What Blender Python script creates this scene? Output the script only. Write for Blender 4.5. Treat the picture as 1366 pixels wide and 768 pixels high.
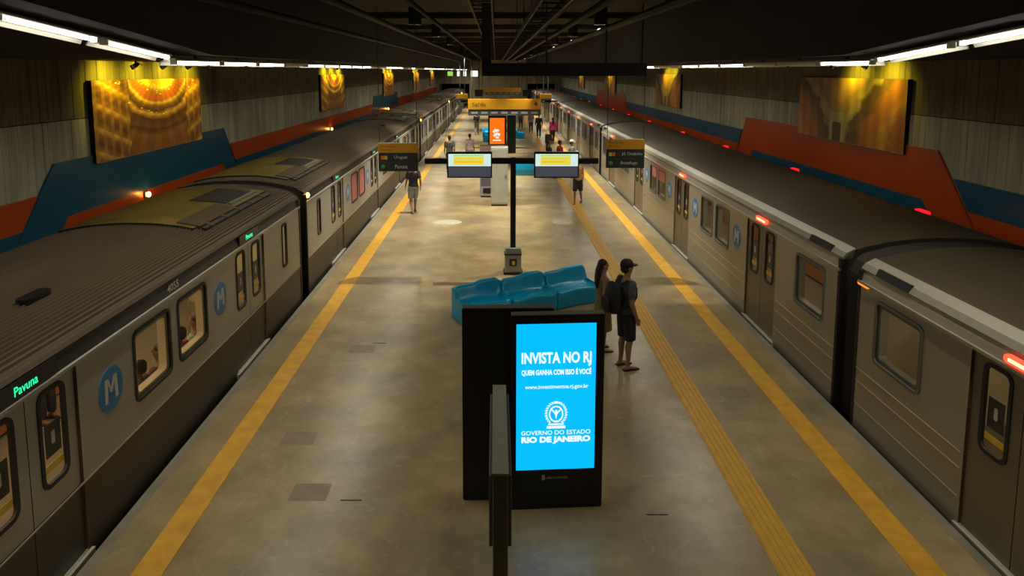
import bpy, bmesh, math, random
from mathutils import Vector, Matrix
R = math.radians
PI = math.pi
random.seed(7)
for o in list(bpy.data.objects):
    bpy.data.objects.remove(o, do_unlink=True)
scene = bpy.context.scene
COL = scene.collection

# ------------------------------------------------------------------ camera, world, lights, exposure
CAM_H = 4.85
cam_d = bpy.data.cameras.new('camera')
cam_d.sensor_width = 36.0
cam_d.lens = 900.0 / 1366.0 * 36.0
cam_d.shift_x = 22.0 / 1366.0
cam_d.shift_y = -186.5 / 1366.0
cam_d.clip_end = 300
cam = bpy.data.objects.new('camera', cam_d)
cam.location = (0, 0, CAM_H)
cam.rotation_euler = (PI / 2 - math.atan(.115), 0, 0)
COL.objects.link(cam)
scene.camera = cam

world = bpy.data.worlds.new('world')
world.use_nodes = True
world.node_tree.nodes['Background'].inputs[0].default_value = (.010, .009, .006, 1)
world.node_tree.nodes['Background'].inputs[1].default_value = 1.0
scene.world = world

scene.view_settings.view_transform = 'Standard'
scene.view_settings.look = 'None'
scene.view_settings.exposure = 0.0
scene.view_settings.gamma = 1.0
scene.view_settings.use_curve_mapping = False

LAMP_COL = (1.0, .92, .71)
DOWN_COL = (1.0, .94, .78)
EDGE_W = 20.0          # watts of one lit tube
DOWN_W = 380.0          # watts of one recessed downlight


def light(name, kind, loc, rot, power, color, parent=None, **kw):
    d = bpy.data.lights.new(name, kind)
    d.energy = power
    d.color = color
    for k, v in kw.items():
        setattr(d, k, v)
    o = bpy.data.objects.new(name, d)
    o.location = loc
    o.rotation_euler = rot
    COL.objects.link(o)
    if parent:
        o.parent = parent
    return o


# ------------------------------------------------------------------ materials
MATS = {}


def nodes_of(name):
    m = bpy.data.materials.new(name)
    m.use_nodes = True
    nt = m.node_tree
    return m, nt, nt.nodes['Principled BSDF']


def mat(name, color, rough=.5, metal=0., var=.0, scale=3., stretch=(1, 1, 1), bump=0., spec=.5, coat=0., detail=4.):
    """principled material with a little procedural mottling in world space"""
    if name in MATS:
        return MATS[name]
    m, nt, b = nodes_of(name)
    b.inputs['Base Color'].default_value = (*color, 1)
    b.inputs['Roughness'].default_value = rough
    b.inputs['Metallic'].default_value = metal
    b.inputs['Specular IOR Level'].default_value = spec
    b.inputs['Coat Weight'].default_value = coat
    if var > 0 or bump > 0:
        g = nt.nodes.new('ShaderNodeTexCoord')
        mp = nt.nodes.new('ShaderNodeMapping')
        mp.inputs['Scale'].default_value = stretch
        nz = nt.nodes.new('ShaderNodeTexNoise')
        nz.inputs['Scale'].default_value = scale
        nz.inputs['Detail'].default_value = detail
        nt.links.new(g.outputs['Object'], mp.inputs[0])
        nt.links.new(mp.outputs[0], nz.inputs['Vector'])
        if var > 0:
            rp = nt.nodes.new('ShaderNodeValToRGB')
            rp.color_ramp.elements[0].position = .25
            rp.color_ramp.elements[1].position = .75
            rp.color_ramp.elements[0].color = (*[c * (1 - var) for c in color], 1)
            rp.color_ramp.elements[1].color = (*[min(1, c * (1 + var)) for c in color], 1)
            nt.links.new(nz.outputs[0], rp.inputs[0])
            nt.links.new(rp.outputs[0], b.inputs['Base Color'])
        if bump > 0:
            bp = nt.nodes.new('ShaderNodeBump')
            bp.inputs['Strength'].default_value = bump
            bp.inputs['Distance'].default_value = .02
            nt.links.new(nz.outputs[0], bp.inputs['Height'])
            nt.links.new(bp.outputs[0], b.inputs['Normal'])
    MATS[name] = m
    return m


def emit(name, color, strength):
    if name in MATS:
        return MATS[name]
    m, nt, b = nodes_of(name)
    b.inputs['Base Color'].default_value = (*[c * .3 for c in color], 1)
    b.inputs['Emission Color'].default_value = (*color, 1)
    b.inputs['Emission Strength'].default_value = strength
    b.inputs['Roughness'].default_value = .3
    MATS[name] = m
    return m


def glass(name, tint, refl=.12):
    m = bpy.data.materials.new(name)
    m.use_nodes = True
    nt = m.node_tree
    nt.nodes.clear()
    out = nt.nodes.new('ShaderNodeOutputMaterial')
    tr = nt.nodes.new('ShaderNodeBsdfTransparent')
    tr.inputs[0].default_value = (*tint, 1)
    gl = nt.nodes.new('ShaderNodeBsdfGlossy')
    gl.inputs['Roughness'].default_value = .05
    gl.inputs[0].default_value = (.8, .85, .85, 1)
    fr = nt.nodes.new('ShaderNodeLayerWeight')
    fr.inputs[0].default_value = refl
    mx = nt.nodes.new('ShaderNodeMixShader')
    nt.links.new(fr.outputs['Fresnel'], mx.inputs[0])
    nt.links.new(tr.outputs[0], mx.inputs[1])
    nt.links.new(gl.outputs[0], mx.inputs[2])
    nt.links.new(mx.outputs[0], out.inputs[0])
    MATS[name] = m
    return m


def floor_material():
    m, nt, b = nodes_of('worn_platform_floor')
    L = nt.links.new
    tc = nt.nodes.new('ShaderNodeTexCoord')
    br = nt.nodes.new('ShaderNodeTexBrick')
    br.inputs['Scale'].default_value = 1.0
    br.inputs['Brick Width'].default_value = .44
    br.inputs['Row Height'].default_value = .33
    br.inputs['Mortar Size'].default_value = .003
    br.inputs['Mortar Smooth'].default_value = .5
    br.inputs['Bias'].default_value = -.2
    br.inputs['Color1'].default_value = (.355, .285, .165, 1)
    br.inputs['Color2'].default_value = (.325, .26, .15, 1)
    br.inputs['Mortar'].default_value = (.29, .235, .14, 1)
    L(tc.outputs['Object'], br.inputs['Vector'])
    n1 = nt.nodes.new('ShaderNodeTexNoise')
    n1.inputs['Scale'].default_value = .9
    n1.inputs['Detail'].default_value = 6
    n1.inputs['Roughness'].default_value = .65
    L(tc.outputs['Object'], n1.inputs['Vector'])
    r1 = nt.nodes.new('ShaderNodeValToRGB')
    r1.color_ramp.elements[0].position = .3
    r1.color_ramp.elements[1].position = .72
    r1.color_ramp.elements[0].color = (.52, .54, .53, 1)
    r1.color_ramp.elements[1].color = (1.28, 1.18, 1.02, 1)
    L(n1.outputs[0], r1.inputs[0])
    mx = nt.nodes.new('ShaderNodeMix')
    mx.data_type = 'RGBA'
    mx.blend_type = 'MULTIPLY'
    mx.inputs[0].default_value = 1
    L(br.outputs[0], mx.inputs[6])
    L(r1.outputs[0], mx.inputs[7])
    # reddish stains
    n2 = nt.nodes.new('ShaderNodeTexNoise')
    n2.inputs['Scale'].default_value = 1.3
    n2.inputs['Detail'].default_value = 3
    L(tc.outputs['Object'], n2.inputs['Vector'])
    r2 = nt.nodes.new('ShaderNodeValToRGB')
    r2.color_ramp.elements[0].position = .50
    r2.color_ramp.elements[1].position = .68
    r2.color_ramp.elements[0].color = (0, 0, 0, 1)
    r2.color_ramp.elements[1].color = (.65, .65, .65, 1)
    L(n2.outputs[0], r2.inputs[0])
    mx2 = nt.nodes.new('ShaderNodeMix')
    mx2.data_type = 'RGBA'
    L(r2.outputs[0], mx2.inputs[0])
    L(mx.outputs[2], mx2.inputs[6])
    mx2.inputs[7].default_value = (.25, .155, .075, 1)
    # pale scuffs
    vo = nt.nodes.new('ShaderNodeTexNoise')
    vo.inputs['Scale'].default_value = 3.1
    vo.inputs['Detail'].default_value = 8
    vo.inputs['Distortion'].default_value = 2.5
    L(tc.outputs['Object'], vo.inputs['Vector'])
    r3 = nt.nodes.new('ShaderNodeValToRGB')
    r3.color_ramp.elements[0].position = .60
    r3.color_ramp.elements[1].position = .70
    r3.color_ramp.elements[0].color = (0, 0, 0, 1)
    r3.color_ramp.elements[1].color = (.32, .32, .32, 1)
    L(vo.outputs[0], r3.inputs[0])
    mx3 = nt.nodes.new('ShaderNodeMix')
    mx3.data_type = 'RGBA'
    L(r3.outputs[0], mx3.inputs[0])
    L(mx2.outputs[2], mx3.inputs[6])
    mx3.inputs[7].default_value = (.46, .41, .31, 1)
    L(mx3.outputs[2], b.inputs['Base Color'])
    b.inputs['Roughness'].default_value = .31
    bp = nt.nodes.new('ShaderNodeBump')
    bp.inputs['Strength'].default_value = .05
    bp.inputs['Distance'].default_value = .01
    L(vo.outputs[0], bp.inputs['Height'])
    L(bp.outputs[0], b.inputs['Normal'])
    MATS['floor'] = m
    return m


def concrete_material(name, base):
    m, nt, b = nodes_of(name)
    L = nt.links.new
    tc = nt.nodes.new('ShaderNodeTexCoord')
    mp = nt.nodes.new('ShaderNodeMapping')
    mp.inputs['Scale'].default_value = (3.2, 3.2, .22)
    L(tc.outputs['Object'], mp.inputs[0])
    n = nt.nodes.new('ShaderNodeTexNoise')
    n.inputs['Scale'].default_value = 1.6
    n.inputs['Detail'].default_value = 7
    n.inputs['Roughness'].default_value = .65
    L(mp.outputs[0], n.inputs['Vector'])
    r = nt.nodes.new('ShaderNodeValToRGB')
    r.color_ramp.elements[0].position = .28
    r.color_ramp.elements[1].position = .74
    r.color_ramp.elements[0].color = (*[c * .55 for c in base], 1)
    r.color_ramp.elements[1].color = (*[c * 1.3 for c in base], 1)
    L(n.outputs[0], r.inputs[0])
    n2 = nt.nodes.new('ShaderNodeTexNoise')
    n2.inputs['Scale'].default_value = .5
    n2.inputs['Detail'].default_value = 4
    L(tc.outputs['Object'], n2.inputs['Vector'])
    r2 = nt.nodes.new('ShaderNodeValToRGB')
    r2.color_ramp.elements[0].position = .35
    r2.color_ramp.elements[1].position = .7
    r2.color_ramp.elements[0].color = (.72, .72, .70, 1)
    r2.color_ramp.elements[1].color = (1.1, 1.08, 1.0, 1)
    L(n2.outputs[0], r2.inputs[0])
    mx = nt.nodes.new('ShaderNodeMix')
    mx.data_type = 'RGBA'
    mx.blend_type = 'MULTIPLY'
    mx.inputs[0].default_value = 1
    L(r.outputs[0], mx.inputs[6])
    L(r2.outputs[0], mx.inputs[7])
    L(mx.outputs[2], b.inputs['Base Color'])
    b.inputs['Roughness'].default_value = .85
    MATS[name] = m
    return m


def theatre_print():
    """generic golden auditorium: curved tiers, rows of small lamps, side boxes"""
    m, nt, b = nodes_of('golden_auditorium_print')
    L = nt.links.new

    def math_(op, a, bb=None, c=None):
        n = nt.nodes.new('ShaderNodeMath')
        n.operation = op
        for i, v in enumerate((a, bb, c)):
            if v is None:
                continue
            if isinstance(v, (int, float)):
                n.inputs[i].default_value = v
            else:
                L(v, n.inputs[i])
        return n.outputs[0]
    uv = nt.nodes.new('ShaderNodeUVMap')
    sp = nt.nodes.new('ShaderNodeSeparateXYZ')
    L(uv.outputs[0], sp.inputs[0])
    u, v = sp.outputs[0], sp.outputs[1]
    du = math_('SUBTRACT', u, .55)
    dv = math_('SUBTRACT', v, 1.12)
    rr = math_('SQRT', math_('ADD', math_('MULTIPLY', math_('MULTIPLY', du, du), 2.6), math_('MULTIPLY', dv, dv)))
    nz = nt.nodes.new('ShaderNodeTexNoise')
    nz.inputs['Scale'].default_value = 9
    nz.inputs['Detail'].default_value = 5
    L(uv.outputs[0], nz.inputs['Vector'])
    rj = math_('ADD', rr, math_('MULTIPLY', math_('SUBTRACT', nz.outputs[0], .5), .10))
    rp = nt.nodes.new('ShaderNodeValToRGB')
    cr = rp.color_ramp
    stops = [(0, (.75, .42, .05)), (.18, (.80, .45, .06)), (.24, (.95, .68, .16)), (.30, (.45, .20, .02)), (.36, (.60, .13, .02)),
             (.43, (.62, .15, .02)), (.46, (.95, .62, .14)), (.51, (.34, .16, .02)), (.57, (.12, .05, .01)), (.62, (.88, .50, .08)),
             (.65, (.60, .28, .04)), (.70, (.13, .055, .012)), (.80, (.26, .11, .02)), (.84, (.13, .05, .012)), (.93, (.42, .17, .02)), (1., (.36, .13, .02))]
    while len(cr.elements) > 1:
        cr.elements.remove(cr.elements[-1])
    cr.elements[0].position = 0
    cr.elements[0].color = (*stops[0][1], 1)
    for p, c in stops[1:]:
        e = cr.elements.new(p)
        e.color = (*c, 1)
    L(rj, rp.inputs[0])
    # columns by angle
    ang = math_('ARCTAN2', du, dv)
    col = math_('SINE', math_('MULTIPLY', ang, 46))
    colr = math_('MULTIPLY_ADD', math_('GREATER_THAN', col, .2), .22, .78)
    # lamps
    vo = nt.nodes.new('ShaderNodeTexVoronoi')
    vo.inputs['Scale'].default_value = 24
    L(uv.outputs[0], vo.inputs['Vector'])
    dot = math_('LESS_THAN', vo.outputs['Distance'], .26)
    band = math_('LESS_THAN', math_('ABSOLUTE', math_('SUBTRACT', rr, .27)), .07)
    band2 = math_('LESS_THAN', math_('ABSOLUTE', math_('SUBTRACT', rr, .60)), .035)
    lamps = math_('MULTIPLY', dot, math_('MAXIMUM', band, band2))
    # raking side tiers: slanted gold rails over dark boxes split by columns
    ad = math_('ABSOLUTE', math_('SUBTRACT', u, .55))
    sd = math_('GREATER_THAN', math_('ADD', ad, math_('MULTIPLY', nz.outputs[0], .02)), .285)
    sl_ = math_('FRACT', math_('MULTIPLY', math_('SUBTRACT', v, math_('MULTIPLY', ad, 1.0)), 3.4))
    rp2 = nt.nodes.new('ShaderNodeValToRGB')
    c2 = rp2.color_ramp
    c2.elements[0].position = 0
    c2.elements[0].color = (.16, .06, .012, 1)
    c2.elements[1].position = 1
    c2.elements[1].color = (.20, .08, .015, 1)
    for p, c in ((.40, (.34, .14, .02)), (.55, (.70, .36, .05)), (.66, (.85, .50, .09)), (.74, (.46, .19, .025))):
        c2.elements.new(p).color = (*c, 1)
    L(sl_, rp2.inputs[0])
    pil = math_('GREATER_THAN', math_('SINE', math_('MULTIPLY', u, 105)), .35)
    pm = nt.nodes.new('ShaderNodeMix')
    pm.data_type = 'RGBA'
    L(math_('MULTIPLY', pil, .55), pm.inputs[0])
    L(rp2.outputs[0], pm.inputs[6])
    pm.inputs[7].default_value = (.55, .27, .04, 1)
    m1 = nt.nodes.new('ShaderNodeMix')
    m1.data_type = 'RGBA'
    L(sd, m1.inputs[0])
    L(rp.outputs[0], m1.inputs[6])
    L(pm.outputs[2], m1.inputs[7])
    m2 = nt.nodes.new('ShaderNodeMix')
    m2.data_type = 'RGBA'
    m2.blend_type = 'MULTIPLY'
    m2.inputs[0].default_value = 1
    L(m1.outputs[2], m2.inputs[6])
    L(colr, m2.inputs[7])
    m3 = nt.nodes.new('ShaderNodeMix')
    m3.data_type = 'RGBA'
    L(lamps, m3.inputs[0])
    L(m2.outputs[2], m3.inputs[6])
    m3.inputs[7].default_value = (1, .82, .38, 1)
    L(m3.outputs[2], b.inputs['Base Color'])
    b.inputs['Roughness'].default_value = .45
    MATS['theatre'] = m
    return m


def hall_print():
    """generic ornate amber hall: pale doorway between curving dark drapes and tall amber columns"""
    m, nt, b = nodes_of('amber_hall_print')
    L = nt.links.new

    def math_(op, a, bb=None, c=None):
        n = nt.nodes.new('ShaderNodeMath')
        n.operation = op
        for i, v in enumerate((a, bb, c)):
            if v is None:
                continue
            if isinstance(v, (int, float)):
                n.inputs[i].default_value = v
            else:
                L(v, n.inputs[i])
        return n.outputs[0]
    uv = nt.nodes.new('ShaderNodeUVMap')
    sp = nt.nodes.new('ShaderNodeSeparateXYZ')
    L(uv.outputs[0], sp.inputs[0])
    u, v = sp.outputs[0], sp.outputs[1]
    nz = nt.nodes.new('ShaderNodeTexNoise')
    nz.inputs['Scale'].default_value = 7
    nz.inputs['Detail'].default_value = 6
    mp = nt.nodes.new('ShaderNodeMapping')
    mp.inputs['Scale'].default_value = (2.2, .7, 1)
    L(uv.outputs[0], mp.inputs[0])
    L(mp.outputs[0], nz.inputs['Vector'])
    du = math_('ABSOLUTE', math_('SUBTRACT', u, .44))
    curve = math_('SUBTRACT', du, math_('MULTIPLY', math_('MULTIPLY', v, v), .30))
    t = math_('ADD', math_('ADD', curve, .34), math_('MULTIPLY', math_('SUBTRACT', nz.outputs[0], .5), .18))
    rp = nt.nodes.new('ShaderNodeValToRGB')
    cr = rp.color_ramp
    stops = [(0, (.50, .27, .03)), (.16, (.55, .33, .06)), (.26, (.42, .23, .04)), (.34, (.30, .19, .05)), (.40, (.46, .33, .10)),
             (.45, (.10, .06, .015)), (.52, (.20, .10, .02)), (.58, (.46, .17, .02)), (.68, (.52, .18, .02)), (.74, (.62, .30, .04)),
             (.80, (.44, .14, .015)), (1., (.38, .12, .015))]
    while len(cr.elements) > 1:
        cr.elements.remove(cr.elements[-1])
    cr.elements[0].position = 0
    cr.elements[0].color = (*stops[0][1], 1)
    for p, c in stops[1:]:
        e = cr.elements.new(p)
        e.color = (*c, 1)
    L(t, rp.inputs[0])
    # pale doorway with dark opening
    a1 = math_('LESS_THAN', math_('ABSOLUTE', math_('SUBTRACT', u, .43)), .075)
    a2 = math_('LESS_THAN', v, .46)
    a3 = math_('LESS_THAN', math_('ABSOLUTE', math_('SUBTRACT', u, .43)), .042)
    a4 = math_('LESS_THAN', v, .30)
    m1 = nt.nodes.new('ShaderNodeMix')
    m1.data_type = 'RGBA'
    L(math_('MULTIPLY', math_('MULTIPLY', a1, a2), .6), m1.inputs[0])
    L(rp.outputs[0], m1.inputs[6])
    m1.inputs[7].default_value = (.42, .36, .18, 1)
    m2 = nt.nodes.new('ShaderNodeMix')
    m2.data_type = 'RGBA'
    L(math_('MULTIPLY', a3, a4), m2.inputs[0])
    L(m1.outputs[2], m2.inputs[6])
    m2.inputs[7].default_value = (.10, .045, .015, 1)
    wv = math_('MULTIPLY_ADD', math_('SINE', math_('MULTIPLY', u, 70)), .14, .9)
    m3 = nt.nodes.new('ShaderNodeMix')
    m3.data_type = 'RGBA'
    m3.blend_type = 'MULTIPLY'
    m3.inputs[0].default_value = 1
    L(m2.outputs[2], m3.inputs[6])
    L(wv, m3.inputs[7])
    L(m3.outputs[2], b.inputs['Base Color'])
    b.inputs['Roughness'].default_value = .45
    MATS['hall'] = m
    return m


M_floor = floor_material()
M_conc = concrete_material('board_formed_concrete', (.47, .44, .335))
M_conc_up = concrete_material('shade_toned_upper_concrete', (.22, .185, .12))  # darker base colour stands in for shade above the lamp reflectors' cutoff
M_dark = mat('dark_ceiling', (.036, .029, .018), .9, var=.25, scale=1.2)
M_soffit = mat('dark_soffit', (.020, .020, .025), .8, var=.2, scale=.8)
M_pipe = mat('dark_pipe', (.022, .020, .018), .6, var=.2)
M_track = mat('track_bed', (.035, .030, .024), .95, var=.4, scale=4, bump=.4)
M_edge = mat('platform_nosing', (.20, .175, .125), .7, var=.25, scale=2.5)
M_yel = mat('yellow_paint', (.62, .325, .018), .5, var=.16, scale=5)
M_tac = mat('yellow_tactile', (.60, .32, .020), .5, var=.15, scale=6)
M_tile = mat('dark_floor_tile', (.215, .155, .088), .42, var=.18, scale=5)
M_blue = mat('blue_panel_paint', (.010, .085, .150), .32, var=.12, scale=.7)
M_orange = mat('orange_panel_paint', (.42, .062, .006), .32, var=.12, scale=.7)
M_black = mat('black_metal', (.008, .007, .009), .38, var=.1)
M_blackmatt = mat('black_matt', (.008, .008, .010), .7, var=.1)
M_grey = mat('grey_metal', (.16, .155, .14), .5, .3, var=.12)
M_lgrey = mat('light_grey_paint', (.40, .40, .34), .45, var=.08)
M_white = mat('white_enamel', (.75, .74, .68), .4, var=.05)
M_side = mat('brushed_grey_car_side', (.38, .37, .33), .38, .3, var=.07, scale=1.1, stretch=(1, .25, 3))
M_skirt = mat('brown_car_skirt', (.058, .047, .034), .45, .1, var=.15, scale=1.3)
M_band = mat('black_car_band', (.012, .013, .016), .35, var=.1)
M_roof = mat('brown_ribbed_roof', (.056, .036, .017), .65, 0., spec=.25, var=.25, scale=1.4, stretch=(1, .3, 1))
M_roof_r = mat('dusty_smooth_roof', (.043, .032, .018), .6, 0., spec=.3, var=.2, scale=1.1, stretch=(1, .2, 1))
M_side_r = mat('steel_car_side', (.37, .34, .27), .34, .35, var=.08, scale=1.0, stretch=(1, .12, 3))
M_door_r = mat('brown_steel_door', (.19, .155, .10), .4, .25, var=.1, scale=1.2)
M_shoulder = mat('polished_cornice', (.29, .27, .22), .45, .2, var=.06)
M_olive = mat('olive_roof_cover', (.110, .084, .010), .55, var=.5, scale=2.2, bump=.3)
M_gasket = mat('rubber_gasket', (.014, .012, .010), .6, var=.1)
M_copper = mat('brown_door_jamb', (.13, .065, .026), .5, var=.15)
M_sill = mat('bright_door_sill', (.62, .60, .52), .35, .4, var=.1)
M_bellows = mat('rubber_bellows', (.020, .015, .011), .75, var=.2)
M_inner = mat('cream_car_lining', (.60, .50, .33), .5, var=.06)
M_inner_floor = mat('car_floor', (.20, .16, .11), .5, var=.1)
M_seat = mat('orange_car_seat', (.45, .15, .03), .45, var=.1)
M_rail = mat('steel_grab_rail', (.6, .55, .4), .25, .8, var=.05)
M_glass = glass('car_glass', (.74, .72, .66))
M_glass_d = glass('dark_car_glass', (.62, .64, .62), .15)
M_logo = mat('blue_logo_disc', (.015, .19, .48), .4, var=.04)
M_logow = mat('white_logo_letter', (.62, .62, .58), .5, var=.04)
M_dkbrown = mat('dark_end_frame', (.035, .026, .018), .5, var=.15)
M_teal = mat('teal_fibreglass', (.001, .31, .60), .28, var=.08, scale=2.5)
M_mesh = mat('black_grille', (.010, .010, .010), .7, var=.2)
E_tube = emit('fluorescent_tube', (1, .95, .80), 9.0)
E_car = emit('car_interior_tube', (1, .80, .48), 9.0)
E_car_r = emit('cool_car_interior_tube', (1, .82, .55), 5.0)
E_green = emit('green_led', (.01, .85, .34), 1.6)
E_red = emit('red_lamp', (1, .075, .03), 2.2)
E_redcore = emit('red_lamp_core', (1, .36, .2), 3.0)
E_amber = emit('amber_lamp', (1, .42, .08), 14.0)
E_screen = emit('blue_screen', (.0, .50, 1.0), 1.05)
E_text = emit('screen_white', (.80, .93, 1.0), 1.05)
E_orange_s = emit('orange_screen', (1.0, .165, .004), 1.0)
E_mon = emit('monitor_pale', (.66, .90, .82), .9)
E_mony = emit('monitor_yellow', (.92, .72, .06), .9)
E_mong = emit('monitor_green', (.45, .80, .22), .9)
E_mono = emit('monitor_amber', (.95, .42, .03), .9)
E_mond = emit('monitor_row', (.75, .62, .04), .8)
E_win = emit('far_lit_window', (1, .95, .82), 1.4)
E_exit = emit('far_green_sign', (.35, .75, .08), .9)
M_mon_grey = emit('slate_monitor_panel', (.06, .06, .08), .9)
M_sign_y = mat('yellow_sign_face', (.62, .30, .008), .45, var=.06)
M_sign_d = mat('charcoal_sign_face', (.028, .034, .036), .45, var=.08)
M_sign_t = mat('white_sign_lettering', (.55, .56, .52), .5, var=.03)
M_sign_td = mat('brown_sign_lettering', (.20, .085, .004), .5, var=.03)
M_sq_o = mat('orange_line_square', (.75, .22, .02), .5, var=.03)
M_sq_y = mat('yellow_line_square', (.72, .50, .03), .5, var=.03)
M_sq_g = mat('green_line_disc', (.08, .33, .09), .5, var=.03)
M_decal = mat('pale_floor_sticker', (.47, .43, .33), .45, var=.3, scale=8)
M_pinkish = mat('pinkish_cabinet', (.34, .23, .16), .5, var=.2, scale=4)
M_lilac = mat('lilac_cabinet', (.25, .225, .26), .45, var=.1)
M_pinkad = mat('pink_advert', (.62, .20, .20), .4, var=.1)


# ------------------------------------------------------------------ geometry helpers
class MB:
    def __init__(self):
        self.v, self.f, self.m = [], [], []

    def face(self, pts, mi=0):
        i = len(self.v)
        self.v += [tuple(p) for p in pts]
        self.f.append(tuple(range(i, i + len(pts))))
        self.m.append(mi)
        return self

    def box(self, a, b, mi=0):
        x0, y0, z0 = [min(p, q) for p, q in zip(a, b)]
        x1, y1, z1 = [max(p, q) for p, q in zip(a, b)]
        i = len(self.v)
        self.v += [(x0, y0, z0), (x1, y0, z0), (x1, y1, z0), (x0, y1, z0), (x0, y0, z1), (x1, y0, z1), (x1, y1, z1), (x0, y1, z1)]
        for q in ((0, 3, 2, 1), (4, 5, 6, 7), (0, 1, 5, 4), (1, 2, 6, 5), (2, 3, 7, 6), (3, 0, 4, 7)):
            self.f.append(tuple(i + k for k in q))
            self.m.append(mi)
        return self

    def prism(self, poly, fn, d0, d1, mi=0, mside=None):
        """poly: 2D points (counter-clockwise), fn(p, q, d) -> 3D"""
        n = len(poly)
        i = len(self.v)
        self.v += [fn(p[0], p[1], d0) for p in poly] + [fn(p[0], p[1], d1) for p in poly]
        self.f.append(tuple(i + k for k in reversed(range(n))))
        self.m.append(mi)
        self.f.append(tuple(i + n + k for k in range(n)))
        self.m.append(mi)
        for k in range(n):
            k2 = (k + 1) % n
            self.f.append((i + k, i + k2, i + n + k2, i + n + k))
            self.m.append(mi if mside is None else mside)
        return self

    def ring(self, inner, outer, fn, d0, d1, mi=0):
        """frame between two equal-length loops"""
        n = len(inner)
        i = len(self.v)
        for d in (d0, d1):
            self.v += [fn(p[0], p[1], d) for p in inner]
            self.v += [fn(p[0], p[1], d) for p in outer]
        for k in range(n):
            k2 = (k + 1) % n
            a, b, c, d_ = i, i + n, i + 2 * n, i + 3 * n
            for q in ((a + k, b + k, b + k2, a + k2), (c + k, c + k2, d_ + k2, d_ + k), (b + k, d_ + k, d_ + k2, b + k2), (a + k, a + k2, c + k2, c + k)):
                self.f.append(q)
                self.m.append(mi)
        return self

    def tube(self, pts, r, n=8, mi=0, cap=True):
        """pts: list of points; r: radius or list of (rx, ry) pairs / radii"""
        pts = [Vector(p) for p in pts]
        rings = []
        prev = None
        for k, p in enumerate(pts):
            if k == 0:
                t = pts[1] - pts[0]
            elif k == len(pts) - 1:
                t = pts[-1] - pts[-2]
            else:
                t = (pts[k + 1] - pts[k]).normalized() + (pts[k] - pts[k - 1]).normalized()
            t.normalize()
            if prev is None:
                ref = Vector((1, 0, 0)) if abs(t.x) < .8 else Vector((0, 0, 1))
            else:
                ref = prev
            a = (ref - t * ref.dot(t)).normalized()
            b = t.cross(a)
            prev = a
            rr = r[k] if isinstance(r, (list, tuple)) else r
            rx, ry = rr if isinstance(rr, (list, tuple)) else (rr, rr)
            rings.append([p + a * (rx * math.cos(2 * PI * j / n)) + b * (ry * math.sin(2 * PI * j / n)) for j in range(n)])
        i = len(self.v)
        for rg in rings:
            self.v += [tuple(q) for q in rg]
        for k in range(len(rings) - 1):
            for j in range(n):
                j2 = (j + 1) % n
                self.f.append((i + k * n + j, i + k * n + j2, i + (k + 1) * n + j2, i + (k + 1) * n + j))
                self.m.append(mi)
        if cap:
            self.f.append(tuple(i + j for j in reversed(range(n))))
            self.m.append(mi)
            e = i + (len(rings) - 1) * n
            self.f.append(tuple(e + j for j in range(n)))
            self.m.append(mi)
        return self

    def blob(self, c, r, nu=12, nv=8, mi=0):
        i = len(self.v)
        self.v.append((c[0], c[1], c[2] - r[2]))
        for a in range(1, nv):
            th = -PI / 2 + PI * a / nv
            for b in range(nu):
                ph = 2 * PI * b / nu
                self.v.append((c[0] + r[0] * math.cos(th) * math.cos(ph), c[1] + r[1] * math.cos(th) * math.sin(ph), c[2] + r[2] * math.sin(th)))
        self.v.append((c[0], c[1], c[2] + r[2]))
        top = len(self.v) - 1
        for b in range(nu):
            b2 = (b + 1) % nu
            self.f.append((i, i + 1 + b2, i + 1 + b))
            self.m.append(mi)
            for a in range(nv - 2):
                q = i + 1 + a * nu
                self.f.append((q + b, q + b2, q + nu + b2, q + nu + b))
                self.m.append(mi)
            q = i + 1 + (nv - 2) * nu
            self.f.append((q + b, q + b2, top))
            self.m.append(mi)
        return self

    def mesh(self, name, mats, smooth=False):
        me = bpy.data.meshes.new(name)
        me.from_pydata(self.v, [], self.f)
        for m in (mats if isinstance(mats, (list, tuple)) else [mats]):
            me.materials.append(m)
        if any(self.m):
            me.polygons.foreach_set('material_index', self.m)
        if smooth:
            me.polygons.foreach_set('use_smooth', [True] * len(me.polygons))
        me.update()
        return me


def rrect(w, h, r, n=4, cx=0., cy=0.):
    pts = []
    for qx, qy, a0 in ((1, 1, 0), (-1, 1, 90), (-1, -1, 180), (1, -1, 270)):
        for k in range(n + 1):
            a = R(a0 + 90 * k / n)
            pts.append((cx + qx * (w / 2 - r) + r * math.cos(a), cy + qy * (h / 2 - r) + r * math.sin(a)))
    return pts


def fix_normals(me):
    bm = bmesh.new()
    bm.from_mesh(me)
    bmesh.ops.recalc_face_normals(bm, faces=bm.faces)
    bm.to_mesh(me)
    bm.free()
    return me


def obj(name, me, parent=None, loc=(0, 0, 0), rz=0.):
    o = bpy.data.objects.new(name, me)
    COL.objects.link(o)
    o.location = loc
    o.rotation_euler = (0, 0, rz)
    if parent:
        o.parent = parent
    return o


def tag(o, label=None, cat=None, group=None, kind=None):
    if label:
        o['label'] = label
    if cat:
        o['category'] = cat
    if group:
        o['group'] = group
    if kind:
        o['kind'] = kind
    return o


def thing(name, label, cat, loc=(0, 0, 0), rz=0., group=None):
    o = obj(name, None, None, loc, rz)
    o.empty_display_size = .1
    return tag(o, label, cat, group)


def struct(name, mb, m, label=None, smooth=False, parent=None):
    o = obj(name, fix_normals(mb.mesh(name, m, smooth)), parent)
    if not parent:
        o['kind'] = 'structure'
    if label:
        o['label'] = label
    return o


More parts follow.
